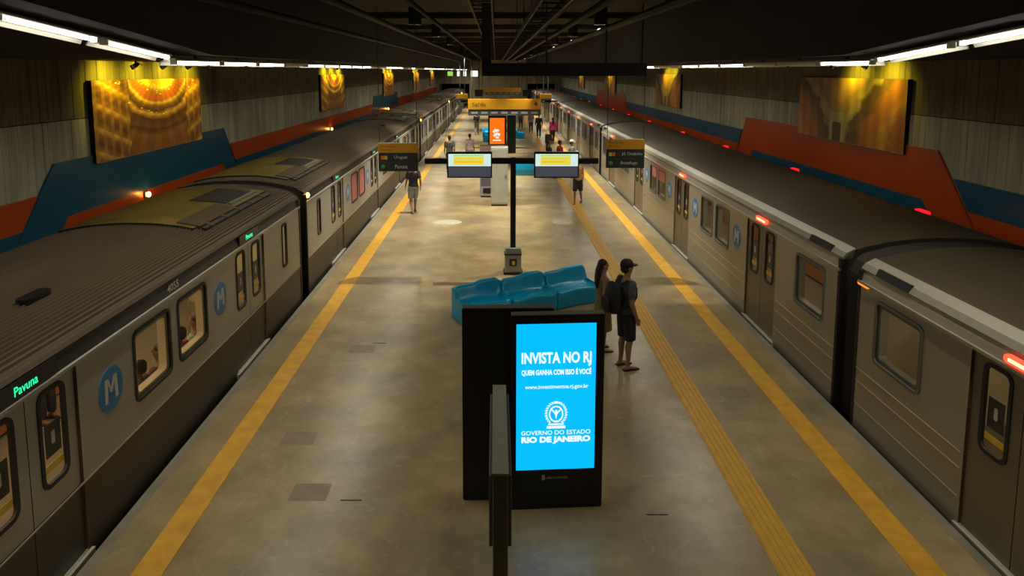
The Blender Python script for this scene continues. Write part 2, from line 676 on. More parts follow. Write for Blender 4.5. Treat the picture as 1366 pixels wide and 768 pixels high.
def part(name, mb, m, parent, smooth=False, loc=(0, 0, 0), rz=0., bevel=0.):
    o = obj(name, fix_normals(mb.mesh(name, m, smooth)), parent, loc, rz)
    if bevel:
        b = o.modifiers.new('bevel', 'BEVEL')
        b.width = bevel
        b.segments = 2
        b.limit_method = 'ANGLE'
    return o


TEXTS = {}


def text_mesh(txt, w, h, m, bold=.0, shear=0.):
    """flat lettering fitted to w x h in the XY plane, lower-left corner at the origin"""
    key = (txt, round(w, 4), round(h, 4), m.name, bold)
    if key in TEXTS:
        return TEXTS[key]
    cu = bpy.data.curves.new('lettering', 'FONT')
    cu.body = txt
    cu.offset = bold
    cu.shear = shear
    cu.resolution_u = 3
    ob = bpy.data.objects.new('lettering_tmp', cu)
    COL.objects.link(ob)
    bpy.context.view_layer.update()
    dg = bpy.context.evaluated_depsgraph_get()
    me = bpy.data.meshes.new_from_object(ob.evaluated_get(dg))
    bpy.data.objects.remove(ob, do_unlink=True)
    bpy.data.curves.remove(cu)
    xs = [v.co.x for v in me.vertices]
    ys = [v.co.y for v in me.vertices]
    x0, x1, y0, y1 = min(xs), max(xs), min(ys), max(ys)
    for v in me.vertices:
        v.co = ((v.co.x - x0) / (x1 - x0) * w, (v.co.y - y0) / (y1 - y0) * h, 0)
    me.materials.clear()
    me.materials.append(m)
    TEXTS[key] = me
    return me


def lettering(txt, x, z, w, h, y, m, parent, bold=0., shear=0.):
    """text standing upright in the XZ plane, reading towards -Y"""
    o = obj('lettering', text_mesh(txt, w, h, m, bold, shear), parent, (x, y, z))
    o.rotation_euler = (PI / 2, 0, 0)
    return o


XZ = lambda p, q, d: (p, d, q)
YZ = lambda p, q, d: (d, p, q)
XY = lambda p, q, d: (p, q, d)

# ------------------------------------------------------------------ the setting
PL, PR = -4.06, 4.90            # platform edges
WL, WR = -8.10, 8.90            # wall faces
Y0, Y1 = -7.0, 93.0
CEIL = 6.4

fl = struct('floor', MB().box((PL + .12, Y0, -1.3), (PR - .12, Y1, 0)), M_floor, 'worn beige tiled island platform between the two trains')
for s, x in ((1, PL), (-1, PR)):
    mb = MB()
    mb.box((x, Y0, -.16), (x + s * .12, Y1, 0))
    struct('trim_%d' % (1 if s > 0 else 2), mb, M_edge, 'concrete platform nosing beside the %s train' % ('stationary' if s > 0 else 'steel'))
struct('trim_3', MB().box((-3.53, Y0, -.002), (-3.23, Y1, .004)), M_yel, 'yellow safety line along the train with brown skirts')
struct('trim_4', MB().box((4.07, Y0, -.002), (4.37, Y1, .004)), M_yel, 'yellow safety line along the steel train')
# ribbed tactile path: one tile each
tp = struct('trim_5', MB().box((2.74, Y0, -.002), (3.10, Y1, .002)), M_tac, 'ribbed yellow tactile path along the platform')
tm = MB()
tm.box((-.178, 0, 0), (.178, .40, .004))
for k in range(5):
    x = -.142 + k * .071
    tm.prism([(x - .022, .004), (x + .022, .004), (x + .013, .010), (x - .013, .010)], XZ, 0, .40)
tme = fix_normals(tm.mesh('tactile_tile', M_tac))
for k in range(130):
    obj('tactile_tile', tme, tp, (2.92, 4.6 + .40 * k, .002))
tm = MB()
for k in range(5):
    x = 2.92 - .142 + k * .071
    tm.prism([(x - .022, .002), (x + .022, .002), (x + .013, .012), (x - .013, .012)], XZ, 56.7, Y1)
part('tactile_ribs', tm, M_tac, tp)['kind'] = 'stuff'
# discoloured floor tiles standing out from the rest
dtm = fix_normals(MB().box((0, 0, 0), (.43, .32, .0015)).mesh('floor_tile', M_tile))
for x, y in ((-2.82, 8.31), (-2.36, 7.15), (-2.55, 11.2), (3.4, 9.6)):
    obj('floor_tile', dtm, fl, (x, y, 0))
sl = fix_normals(MB().box((0, 0, 0), (.24, .018, .002)).mesh('floor_slot', M_blackmatt))
for x, y in ((-1.76, 7.15), (1.66, 6.9), (-2.2, 11.6), (1.9, 16.4)):
    obj('floor_slot', sl, fl, (x, y, 0))

for s, x0, x1, nm in ((1, WL, PL + .12, 'left'), (-1, PR - .12, WR, 'right')):
    mb = MB().box((x0, Y0, -1.4), (x1, Y1 + 8, -1.25))
    for rx in (.85, 2.3):
        cx = (x0 + rx) if s > 0 else (x1 - rx)
        mb.box((cx - .035, Y0, -1.25), (cx + .035, Y1 + 8, -1.08))
    struct('track_bed_' + nm, mb, M_track, 'dark track bed with rails under the %s train' % ('brown-skirted' if s > 0 else 'steel'))


def board_wall(name, X, s, label):
    """board-marked concrete: two lifts of narrow vertical boards with uneven depth"""
    rnd = random.Random(3 if s > 0 else 5)
    objs = None
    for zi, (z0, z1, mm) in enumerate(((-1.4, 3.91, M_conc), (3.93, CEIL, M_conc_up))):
        mb = MB()
        y = Y0
        while y < Y1:
            w = rnd.uniform(.14, .26)
            d = rnd.uniform(0, .010)
            y2 = min(y + w, Y1)
            xa = X + s * d
            mb.face([(xa, y + .006, z0), (xa, y2 - .006, z0), (xa, y2 - .006, z1), (xa, y + .006, z1)])
            mb.face([(xa, y2 - .006, z0), (X - s * .004, y2, z0), (X - s * .004, y2, z1), (xa, y2 - .006, z1)])
            d2 = xa
            mb.face([(X - s * .004, y, z0), (xa, y + .006, z0), (xa, y + .006, z1), (X - s * .004, y, z1)])
            y = y2
        mb.box((X - s * .02, Y0, z0), (X - s * .3, Y1, z1))
        if zi == 0:
            objs = struct(name, mb, mm, label)
            mb2 = MB().box((X - s * .012, Y0, 3.90), (X - s * .1, Y1, 3.94))
            part('joint', mb2, M_blackmatt, objs)
        else:
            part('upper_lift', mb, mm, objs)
    return objs


wl = board_wall('wall_left', WL, 1, 'board-marked concrete wall behind the brown-skirted train')
wr = board_wall('wall_right', WR, -1, 'board-marked concrete wall behind the steel train')


def panel(wall, X, s, poly, m, name):
    fn = lambda p, q, d: (X + s * d, p, q)
    part(name, MB().prism(poly, fn, .0, .05), m, wall)


A, B, C, D = 1.30, 2.12, 2.65, 3.16
# left wall: blue rises behind the pictures, orange runs between
panel(wl, WL, 1, [(Y0, A), (10.55, A), (11.24, B), (Y0, B)], M_blue, 'blue_panel')
panel(wl, WL, 1, [(10.55, A), (11.75, A), (12.49, B), (19.79, B), (20.15, A), (21.25, A), (19.95, D), (12.2, D)], M_blue, 'blue_panel')
panel(wl, WL, 1, [(Y0, B), (11.24, B), (11.7, C), (Y0, C)], M_orange, 'orange_panel')
panel(wl, WL, 1, [(11.75, A), (20.15, A), (19.79, B), (12.49, B)], M_orange, 'orange_panel')
panel(wl, WL, 1, [(20.62, B), (43.9, B), (44.4, C), (20.27, C)], M_orange, 'orange_panel')
panel(wl, WL, 1, [(21.25, A), (43.2, A), (43.9, B), (20.62, B)], M_blue, 'blue_panel')
panel(wl, WL, 1, [(43.2, A), (44.4, A), (45.2, B), (55.3, B), (55.7, A), (56.8, A), (55.5, D), (44.9, D)], M_blue, 'blue_panel')
panel(wl, WL, 1, [(44.4, A), (55.7, A), (55.3, B), (45.2, B)], M_orange, 'orange_panel')
panel(wl, WL, 1, [(56.8, A), (Y1, A), (Y1, C), (55.8, C)], M_orange, 'orange_panel')
# right wall: colours swapped
panel(wr, WR, -1, [(Y0, A), (11.7, A), (12.42, B + .1), (Y0, B + .1)], M_orange, 'orange_panel')
panel(wr, WR, -1, [(11.7, A), (12.95, A), (13.8, B + .08), (23.1, B + .02), (23.6, A), (24.9, A), (23.8, D + .06), (13.42, D + .1)], M_orange, 'orange_panel')
panel(wr, WR, -1, [(Y0, B + .1), (12.42, B + .1), (12.9, C + .12), (Y0, C + .12)], M_blue, 'blue_panel')
panel(wr, WR, -1, [(12.95, A), (23.6, A), (23.1, B + .02), (13.8, B + .08)], M_blue, 'blue_panel')
panel(wr, WR, -1, [(24.45, B + .1), (45.3, B + .1), (45.8, C + .1), (24.2, C + .1)], M_blue, 'blue_panel')
panel(wr, WR, -1, [(24.9, A), (44.6, A), (45.3, B + .1), (24.45, B + .1)], M_orange, 'orange_panel')
panel(wr, WR, -1, [(44.6, A), (59.8, A), (58.6, D + .1), (46.4, D + .1)], M_orange, 'orange_panel')
panel(wr, WR, -1, [(59.8, A), (Y1, A), (Y1, C), (59.2, C)], M_blue, 'blue_panel')

# far end wall with the two tunnel mouths
mb = MB()
for x0, x1, z0, z1 in ((WL, WR, 3.05, CEIL), (WL, -7.75, -1.4, 3.05), (-3.6, 4.4, -1.3, 3.05), (8.55, WR, -1.4, 3.05)):
    mb.box((x0, Y1, z0), (x1, Y1 + .4, z1))
we = struct('wall_back', mb, M_conc, 'pale concrete end wall with two tunnel mouths')
struct('wall_tunnel', MB().box((WL, Y1 + 9, -1.4), (WR, Y1 + 9.2, CEIL)), M_track, 'darkness inside the tunnels')
mb = MB().box((WL, Y0 - .2, -1.4), (WR, Y0, CEIL))
struct('wall_front', mb, M_conc, 'concrete wall at the near end')
# ceiling with ribs
mb = MB().box((WL - .3, Y0, CEIL), (WR + .3, Y1 + 9, CEIL + .2))
ce = struct('ceiling', mb, M_dark, 'dark concrete ceiling with ribs and pipes')
rib = fix_normals(MB().box((-3.4, 0, -.16), (4.2, .28, 0)).mesh('ceiling_rib', M_dark))
for k in range(19):
    obj('ceiling_rib', rib, ce, (0, 4.0 + 4.8 * k, CEIL))


def lamp_z(y):
    return 5.01 + (max(0, 8.57 - y) * .0975)


for s, xw, xi, nm in ((-1, WL, -3.55, 'trim_6'), (1, WR, 4.35, 'trim_7')):
    mb = MB()
    ys = [Y0, 0, 4, 6, 8.57, 20, 50, Y1]
    for a, b in zip(ys[:-1], ys[1:]):
        za, zb = lamp_z(max(a, 0)) + .03, lamp_z(max(b, 0)) + .03
        mb.face([(xw, a, 5.05), (xw, b, 5.05), (xi, b, zb), (xi, a, za)])
        mb.face([(xi, a, za), (xi, b, zb), (xi, b, CEIL), (xi, a, CEIL)])
    struct(nm, mb, M_soffit, 'dark sloping soffit above the %s train' % ('brown-skirted' if s < 0 else 'steel'))

# ------------------------------------------------------------------ pipes and trays under the ceiling
pipes = [(-2.6, 5.95, .07), (-1.5, 6.05, .05), (-1.2, 5.8, .035), (1.1, 5.9, .09), (1.45, 5.75, .05), (1.9, 6.0, .06), (2.6, 5.85, .045), (3.4, 6.1, .08), (-3.0, 5.6, .05)]
for x, z, r in pipes:
    o = part('ceiling_pipe', MB().tube([(x, Y0 + .3, z), (x, 40, z), (x, Y1 - .2, z)], r, 8), M_pipe, None, True)
    tag(o, 'dark service pipe running along under the ceiling', 'pipe', 'pipes under the ceiling')
for x, z, lab in ((-.2, 5.75, 'dark ladder cable tray hung over the platform middle'), (.62, 5.55, 'dark ladder cable tray hung beside the crossbeam post')):
    t = thing('cable_tray', lab, 'cable tray', (x, 0, z))
    mb = MB()
    for sx in (-.15, .15):
        mb.box((sx - .012, 3, 0), (sx + .012, 80, .07))
    part('side_rail', mb, M_pipe, t)
    rung = fix_normals(MB().box((-.14, -.012, .01), (.14, .012, .03)).mesh('rung', M_pipe))
    for k in range(60):
        obj('rung', rung, t, (0, 3.2 + .6 * k, 0))
    hang = fix_normals(MB().box((-.165, -.008, 0), (-.15, .008, CEIL - z)).box((.15, -.008, 0), (.165, .008, CEIL - z)).mesh('hanger', M_pipe))
    for k in range(20):
        obj('hanger', hang, t, (0, 4.0 + 3.6 * k, 0))
# crossbeam with its post
t = thing('crossbeam', 'dark bluish crossbeam hung on a post from the ceiling', 'beam', (0, 15.88, 4.72))
part('beam', MB().box((-.32, 0, 0), (3.55, .35, .30)), M_soffit, t, bevel=.01)
part('post', MB().box((-.32, .05, .30), (-.10, .27, CEIL - 4.72)), M_pipe, t)
for x in (1.2, 2.6, 3.45):
    part('hanger', MB().tube([(x, .15, .3), (x, .15, CEIL - 4.72)], .02, 6), M_pipe, t)

# ------------------------------------------------------------------ fluorescent rows
LT = 1.34


def fixture_meshes():
    a = MB()        # bent white reflector
    prof = [(-.13, -.055), (-.115, -.02), (-.05, .02), (.05, .02), (.075, .0), (.075, .012), (.05, .032), (-.055, .032), (-.127, -.015), (-.142, -.052)]
    a.prism(prof, XZ, -LT / 2, LT / 2)
    b = MB().tube([(.03, -LT / 2 + .05, -.02), (.03, LT / 2 - .05, -.02)], .019, 8)
    c = MB().box((-.01, -LT / 2 + .01, -.045), (.06, -LT / 2 + .05, .018))
    c2 = MB().box((-.01, LT / 2 - .05, -.045), (.06, LT / 2 - .01, .018))
    d = MB().box((-.01, -.03, .03), (.02, .03, .07))
    e = MB().tube([(.03, -LT / 2 + .05, -.02), (.03, LT / 2 - .05, -.02)], .019, 8)
    return [fix_normals(q.mesh(n, m)) for q, n, m in ((a, 'reflector', M_white), (b, 'tube', E_tube), (c, 'lamp_holder', M_white), (c2, 'lamp_holder', M_white), (d, 'bracket', M_pipe), (e, 'tube', M_white))]


FX = fixture_meshes()
FXM = []
for me in FX:
    mm = me.copy()
    for v in mm.vertices:
        v.co.x = -v.co.x
    mm.flip_normals()
    FXM.append(mm)
rl = random.Random(11)
for side, x, desc in ((0, -3.88, 'brown-skirted'), (1, 4.68, 'steel')):
    y = 4.50 + (0.0 if side == 0 else .25)
    k = 0
    while y < 91:
        k += 1
        near = y < 8.2
        lit = k <= 4 or rl.random() < .62
        if near:
            lab, grp = 'tilted fluorescent batten on the rising soffit above the %s train', 'rising lamps above the %s train'
        elif lit:
            lab, grp = 'lit fluorescent batten in the level row above the %s train', 'lit level lamps above the %s train'
        else:
            lab, grp = 'unlit fluorescent batten in the level row above the %s train', 'unlit level lamps above the %s train'
        t = thing('fluorescent_light', lab % desc, 'light', (x, y, lamp_z(y) - .045), 0, grp % desc)
        if near:
            t.rotation_euler = (-math.atan(.0975), 0, 0)
        FF = FX if side == 0 else FXM
        for q, nm in ((0, 'reflector'), (1 if lit else 5, 'tube'), (2, 'lamp_holder'), (3, 'lamp_holder'), (4, 'bracket')):
            obj(nm, FF[q], t)
        if lit:
            light('tube_glow', 'AREA', (.03 if side == 0 else -.03, 0, -.045), (0, 0, 0), EDGE_W, LAMP_COL, t, shape='RECTANGLE', size=.035, size_y=LT - .1, spread=R(165))
        y += 1.43

# recessed downlights between the ceiling ribs, over the platform
can = MB().tube([(0, 0, 0), (0, 0, -.42)], .16, 14, cap=False)
can.tube([(0, 0, -.01), (0, 0, 0)], .16, 14)
cme = fix_normals(can.mesh('can', M_blackmatt, True))
for j, (y, f) in enumerate(((17, .45), (23, .9), (30, 1.1), (41, 1.), (50, 1.), (60, 1.), (72, 1.), (84, 1.))):
    for x in (-2.0, 2.6):
        t = thing('recessed_downlight', 'black can downlight fixed under the dark ceiling over the platform', 'light', (x, y, CEIL), 0, 'can downlights over the platform')
        obj('can', cme, t)
        light('downlight_beam', 'SPOT', (0, 0, -.26), (0, 0, 0), DOWN_W * f * 6, DOWN_COL, t, spot_size=R(84), spot_blend=.7, shadow_soft_size=.03)

# ------------------------------------------------------------------ pictures and their spotlights
M_thea = theatre_print()
M_hall = hall_print()


def picture(X, s, y0, y1, z0, z1, pm, label, group=None):
    t = thing('wall_picture', label, 'picture', (X, y0, z0), 0, group)
    w, h = y1 - y0, z1 - z0
    me = bpy.data.meshes.new('print')
    d = s * .105
    me.from_pydata([(d, 0, 0), (d, w, 0), (d, w, h), (d, 0, h)], [], [(0, 1, 2, 3)] if s > 0 else [(3, 2, 1, 0)])
    me.materials.append(pm)
    uvl = me.uv_layers.new(name='UVMap')
    for lp in me.loops:
        v = me.vertices[lp.vertex_index].co
        uu = v.y / w
        uvl.data[lp.index].uv = (uu if s > 0 else 1 - uu, v.z / h)
    obj('print', me, t)
    part('backing', MB().box((0, 0, 0), (s * .10, w, h)), M_blackmatt, t)
    part('lower_edge', MB().box((s * .09, 0, -.02), (s * .115, w, 0)), M_grey, t)
    return t


def spotlight(X, s, y, z, label, group, power, size=128):
    t = thing('spotlight', label, 'spotlight', (X + s * .70, y, z), 0, group)
    part('bracket', MB().box((-.012, -.012, .0), (.012, .012, .09)), M_black, t)
    tilt = Vector((-s * .85, 0, -.45)).normalized()
    p0 = Vector((s * .06, 0, .03))
    part('body', MB().tube([p0, p0 + tilt * .05, p0 + tilt * .12], [.03, .045, .05], 12), M_black, t, True)
    part('shroud', MB().tube([p0 + tilt * .12, p0 + tilt * .17], .052, 12, cap=False), M_black, t, True)
    part('arm', MB().tube([(0, 0, .02), (s * .06, .05, .02), (s * .06, .13, .0)], .010, 6), M_black, t)
    if power:
        q = p0 + tilt * .125
        part('lens', MB().tube([q, q + tilt * .004], .045, 12), emit('spot_lens', (1, .86, .12), 1.5), t)
        light('spot_beam', 'SPOT', q + tilt * .06, tilt.to_track_quat('-Z', 'Y').to_euler(), power, (1.0, .82, .03), t, spot_size=R(size), spot_blend=1.0, shadow_soft_size=.03)
    return t


LP = [(13.4, 18.3), (31.0, 35.9), (48.4, 53.3), (66, 70.9), (83.5, 88.4)]
RP = [(14.45, 19.55), (32.2, 37.2), (49.8, 54.8), (67.4, 72.4)]
ords = ('first', 'second', 'third', 'fourth', 'fifth')
for k, (a, b) in enumerate(LP):
    picture(WL, 1, a, b, 3.0, 4.65, M_thea, 'wide golden theatre picture above the %s' % ('blue panel and tail of the car numbered 4055' if k == 0 else 'brown-skirted train, %s along the wall' % ords[k]))
    n = 4 if k == 0 else 3
    for j in range(n):
        y = a + (b - a) * ((.12 + .76 * j / 3) if k == 0 else (.2 + .3 * j))
        spotlight(WL, 1, y, 4.96, 'small black spotlight shining yellow onto the %s golden picture of the wall' % ords[k], 'spotlights over golden picture %d' % (k + 1), 75 if k == 0 else 110)
for k, (a, b) in enumerate(RP):
    picture(WR, -1, a, b, 3.05, 4.66, M_hall, 'dim amber hall picture with a pale doorway, %s along the wall behind the steel train' % ords[k])
    for j, fr in enumerate((.14, .42) if k == 0 else (.3, .55)):
        spotlight(WR, -1, a + (b - a) * fr, 4.96, 'small black spotlight shining yellow onto the %s amber hall picture' % ords[k], 'spotlights over amber picture %d' % (k + 1), 70 if k == 0 else 90)

# ------------------------------------------------------------------ trains
HW = 1.48
CARL = 22.0
PITCH = 22.5
DOORS = [2.9 + 5.4 * k for k in range(4)]
DW, DZ0, DZ1 = 1.40, .02, 1.97
CACHE = {}


def cached(key, fn):
    if key not in CACHE:
        CACHE[key] = fn()
    return CACHE[key]


def side_x(z):
    """half width of the body at height z"""
    if z <= 1.9:
        return HW
    return HW - .05 * ((z - 1.9) / .305) ** 2


def roof_profile(ribs, amp, lo=-1, hi=1, lift=0.):
    """points across the roof from the platform shoulder over the crown"""
    pts = []
    n = ribs * 4 if ribs else 40
    for i in range(n + 1):
        t = lo + (hi - lo) * i / n
        x = t * (HW - .05)
        a = abs(t)
        z = 2.47 - .22 * a ** 2.2 - .05 * max(0, (a - .86) / .14) ** 2
        if ribs:
            z += amp * (1 if i % 4 in (1, 2) else 0)
        pts.append((x, z + lift))
    return pts


def body_mesh(kind, mirror, ymin):
    skirt, side, band = (1, 0, 2) if kind == 'L' else (0, 0, 0)
    mb = MB()
    wins = []
    for k in range(3):
        m_ = (DOORS[k] + DOORS[k + 1]) / 2
        wins += [(m_ - .96, m_ - .12), (m_ + .12, m_ + .96)]
    if kind == 'R':
        wins += [(.45, 1.4), (CARL - 1.4, CARL - .45)]
    else:
        wins += [(.92, 1.18), (CARL - 1.18, CARL - .92)]
    ys = {0., CARL}
    for a, b in wins:
        ys |= {a, b}
    for d in DOORS:
        ys |= {d - DW / 2, d + DW / 2}
    ys = sorted(ys)
    zs = [-1.0, DZ0, .74, 1.06, 1.86, DZ1, 2.02, 2.11, 2.205]
    for ya, yb in zip(ys[:-1], ys[1:]):
        ym = (ya + yb) / 2
        isdoor = any(abs(ym - d) < DW / 2 for d in DOORS)
        iswin = any(a < ym < b for a, b in wins)
        for za, zb in zip(zs[:-1], zs[1:]):
            zm = (za + zb) / 2
            if isdoor and DZ0 < zm < DZ1:
                continue
            if iswin and 1.06 < zm < 1.86:
                continue
            mi = skirt if zm < .74 else (band if zm > 2.02 else side)
            mb.face([(side_x(za), ya, za), (side_x(za), yb, za), (side_x(zb), yb, zb), (side_x(zb), ya, zb)], mi)
    # door reveals
    for d in DOORS:
        for y in (d - DW / 2, d + DW / 2):
            mb.face([(HW, y, DZ0), (HW - .07, y, DZ0), (HW - .07, y, DZ1), (HW, y, DZ1)], 3)
        mb.face([(HW, d - DW / 2, DZ1), (HW, d + DW / 2, DZ1), (HW - .07, d + DW / 2, DZ1), (HW - .07, d - DW / 2, DZ1)], 3)
    # far side, floor and ends
    mb.face([(-HW, 0, -1), (-HW, CARL, -1), (-HW, CARL, 2.0), (-HW, 0, 2.0)], side)
    mb.face([(-HW, 0, 2.0), (-HW, CARL, 2.0), (-HW + .05, CARL, 2.205), (-HW + .05, 0, 2.205)], band)
    for y in (0, CARL):
        prof = [(HW, -1), (HW, 2.0), (HW - .05, 2.20)] + [(x, z) for x, z in reversed(roof_profile(0, 0))] + [(-HW + .05, 2.20), (-HW, 2.0), (-HW, -1)]
        mb.face([(x, y, z) for x, z in prof], 4)
    return mb


def ring_mesh(w, h, t, r, d0, d1):
    return MB().ring(rrect(w, h, r), rrect(w + 2 * t, h + 2 * t, r + t * .8), YZ, d0, d1)


def door_leaf_mesh(kind):
    """one sliding leaf, origin at its lower centre, with a tall opening; faces +X"""
    mb = MB()
    w, z0, z1 = .685, 0., DZ1 - DZ0
    wy, wa, wb = .17, .98, 1.88
    ys = [-w / 2, -wy, wy, w / 2]
    zs = [z0, .72, wa, wb, z1]
    for x in (0, -.035):
        for a, b in zip(ys[:-1], ys[1:]):
            for c, d in zip(zs[:-1], zs[1:]):
                if -.1 < (a + b) / 2 < .1 and wa < (c + d) / 2 < wb:
                    continue
                mb.face([(x, a, c), (x, b, c), (x, b, d), (x, a, d)], 1 if (kind == 'L' and (c + d) / 2 < .72) else 0)
    for y in (-w / 2, w / 2):
        mb.face([(0, y, z0), (-.035, y, z0), (-.035, y, z1), (0, y, z1)], 2)
    return mb


def make_car(kind, ybase, label, number=None, first=False):
    s = 1 if kind == 'L' else -1          # platform side is +x for the left train
    cx = (PL - .07 - HW) if kind == 'L' else (PR + .07 + HW)
    root = thing('metro_car', label, 'train car', (cx, ybase, 0), 0)
    root.scale = (s, 1, 1)
    mats = [M_side, M_skirt, M_band, M_copper, M_dkbrown] if kind == 'L' else [M_side_r, M_skirt, M_side_r, M_copper, M_bellows]
    pane_m = M_glass if kind == 'L' else M_glass_d

    def add(name, key, fn, m, parent=root, loc=(0, 0, 0), smooth=False, fix=False):
        def mk():
            me = fn().mesh(name, m, smooth)
            return fix_normals(me) if fix else me
        return obj(name, cached((kind,) + key, mk), parent, loc)

    add('body', ('body',), lambda: body_mesh(kind, False, 0), mats)
    # roof
    def roof():
        mb = MB()
        pr = roof_profile(52, .024) if kind == 'L' else roof_profile(0, 0)
        pr = [(HW - .05, 2.28 if kind == 'L' else 2.26)] * 0 + pr
        for (xa, za), (xb, zb) in zip(pr[:-1], pr[1:]):
            mb.face([(xa, 0, za), (xb, 0, zb), (xb, CARL, zb), (xa, CARL, za)])
        return mb
    add('roof', ('roof',), roof, M_roof if kind == 'L' else M_roof_r, smooth=(kind == 'R'))
    add('cornice', ('cornice',), lambda: MB().prism([(HW - .11, 2.19), (HW - .02, 2.18), (HW - .015, 2.20), (HW - .05, 2.235), (HW - .12, 2.26)] if kind == 'L' else
                                                  [(HW - .16, 2.17), (HW - .03, 2.15), (HW - .02, 2.18), (HW - .07, 2.25), (HW - .20, 2.315)], XZ, 0, CARL), M_roof if kind == 'L' else M_shoulder, fix=True)
    add('ledge', ('ledge',), lambda: MB().box((HW - .01, 0, 1.985), (HW + .022, CARL, 2.018)), M_side if kind == 'L' else M_side_r)
    if kind == 'R':
        edges = [0] + [d + q * (DW / 2 + .04) for d in DOORS for q in (-1, 1)] + [CARL]
        for z in (.30, .62, .80):
            for ya, yb in zip(edges[0::2], edges[1::2]):
                if ybase + yb < 4:
                    continue
                add('side_rib', ('rib', z, ya), lambda z=z, ya=ya, yb=yb: MB().prism([(HW - .004, z - .010), (HW + .008, z), (HW - .004, z + .010)], XZ, ya, yb), M_side_r)
        for y in (.35, CARL - 1.05):
            add('vent_grille', ('vg', y), lambda y=y: MB().prism([(HW - .045, 2.165), (HW - .012, 2.175), (HW - .055, 2.27), (HW - .085, 2.265)], XZ, y, y + .7), M_mesh, fix=True)
    else:
        add('waist_rail', ('waist',), lambda: MB().box((HW - .004, 0, .735), (HW + .006, CARL, .75)), M_side)
    # air conditioners near both ends
    for y0 in (.5, CARL - 3.75):
        ye = y0 + 3.25
        if kind == 'L':
            def hump(y0=y0, ye=ye):
                mb = MB()
                pr = roof_profile(0, 0, -.80, .66, .05)
                lo = roof_profile(0, 0, -.80, .66, -.03)
                for i in range(len(pr) - 1):
                    (xa, za), (xb, zb) = pr[i], pr[i + 1]
                    mb.face([(xa, y0, za), (xb, y0, zb), (xb, ye, zb), (xa, ye, za)], 0)
                    for y in (y0, ye):
                        mb.face([(xa, y, lo[i][1]), (xb, y, lo[i + 1][1]), (xb, y, zb), (xa, y, za)], 1)
                for i in (0, -1):
                    x, z = pr[i]
                    mb.face([(x, y0, z), (x, ye, z), (x, ye, lo[i][1]), (x, y0, lo[i][1])], 1)
                return mb
            ac = add('air_conditioner', ('ac', y0), hump, [M_olive, M_mesh])
            def plate(lo, hi, a, b, lift):
                def f():
                    mb = MB()
                    pr = roof_profile(0, 0, lo, hi, lift)
                    for (xa, za), (xb, zb) in zip(pr[:-1], pr[1:]):
                        mb.face([(xa, a, za), (xb, a, zb), (xb, b, zb), (xa, b, za)])
                    for i in (0, -1):
                        x, z = pr[i]
                        mb.face([(x, a, z), (x, b, z), (x, b, z - .05), (x, a, z - .05)])
                    for y in (a, b):
                        mb.face([(pr[0][0], y, pr[0][1]), (pr[-1][0], y, pr[-1][1]), (pr[-1][0], y, pr[-1][1] - .05), (pr[0][0], y, pr[0][1] - .05)])
                    return mb
                return f
            add('grille', ('acg', y0), plate(.06, .52, y0 + 1.75, ye - .25, .06), M_mesh, ac)
            for k in range(7):
                yy = y0 + 1.8 + .17 * k
                add('grille_bar', ('acb', y0, k), plate(.08, .50, yy, yy + .025, .068), M_roof, ac)
            add('cover_plate', ('acp', y0), plate(.44, .70, y0 + .12, y0 + 1.6, .07), M_roof, ac)
            add('side_slot', ('acs', y0), plate(.72, .77, y0 + .1, ye - .1, .06), M_mesh, ac)
            add('edge_strip', ('ace', y0), plate(.56, .60, y0 + 1.75, ye - .2, .075), M_grey, ac)
            for k in range(5):
                yy = y0 + .3 + .6 * k
                add('slot_bracket', ('acc', y0, k), plate(.70, .78, yy, yy + .10, .07), M_roof, ac)
    # roof antenna
    if kind == 'L':
        add('roof_vent', ('rv',), lambda: MB().prism(rrect(.16, .42, .07), XY, 2.40, 2.49), M_black, loc=(.70, 15.0, 0), fix=True)
    # gangway at the far end
    def bell():
        mb = MB()
        n = 9
        base = [(HW - .12, -.9), (HW - .12, 2.0), (HW - .20, 2.18)] + [(x * .92, z - .05) for x, z in reversed(roof_profile(0, 0, -.9, .9))] + [(-HW + .20, 2.18), (-HW + .12, 2.05), (-HW + .12, -.9)]
        rows = []
        for k in range(n):
            y = CARL + .01 + .47 * k / (n - 1)
            q = 1.0 if k % 2 == 0 else .965
            rows.append([(x * q, y, 1 + (z - 1) * q) for x, z in base])
        for ra, rb in zip(rows[:-1], rows[1:]):
            for i in range(len(ra) - 1):
                mb.face([ra[i], ra[i + 1], rb[i + 1], rb[i]])
        return mb
    add('gangway', ('bell',), bell, M_bellows)
    for q, (ya, yb) in enumerate(((CARL - .05, CARL), (0, .05))):
        add('end_frame', ('endf', q), lambda ya=ya, yb=yb: MB().box((HW - .10, ya, -.9), (HW + .012, yb, 2.16)), M_dkbrown if kind == 'L' else M_bellows)
    # interior
    def inner():
        mb = MB()
        mb.box((-HW + .06, .15, -.02), (HW - .10, CARL - .15, 0), 1)
        mb.box((-HW + .05, .15, 0), (-HW + .08, CARL - .15, 2.12), 0)
        mb.box((-HW + .05, .15, 2.10), (HW - .12, CARL - .15, 2.14), 0)
        for y in (.12, CARL - .16):
            mb.box((-HW + .05, y, 0), (HW - .12, y + .04, 2.14), 0)
        return mb
    add('interior_lining', ('inn',), inner, [M_inner, M_inner_floor])
    for x in (-.45, .45):
        add('ceiling_lamp', ('cl', x), lambda x=x: MB().box((x - .07, .5, 2.07), (x + .07, CARL - .5, 2.095)), E_car if kind == 'L' else E_car_r)
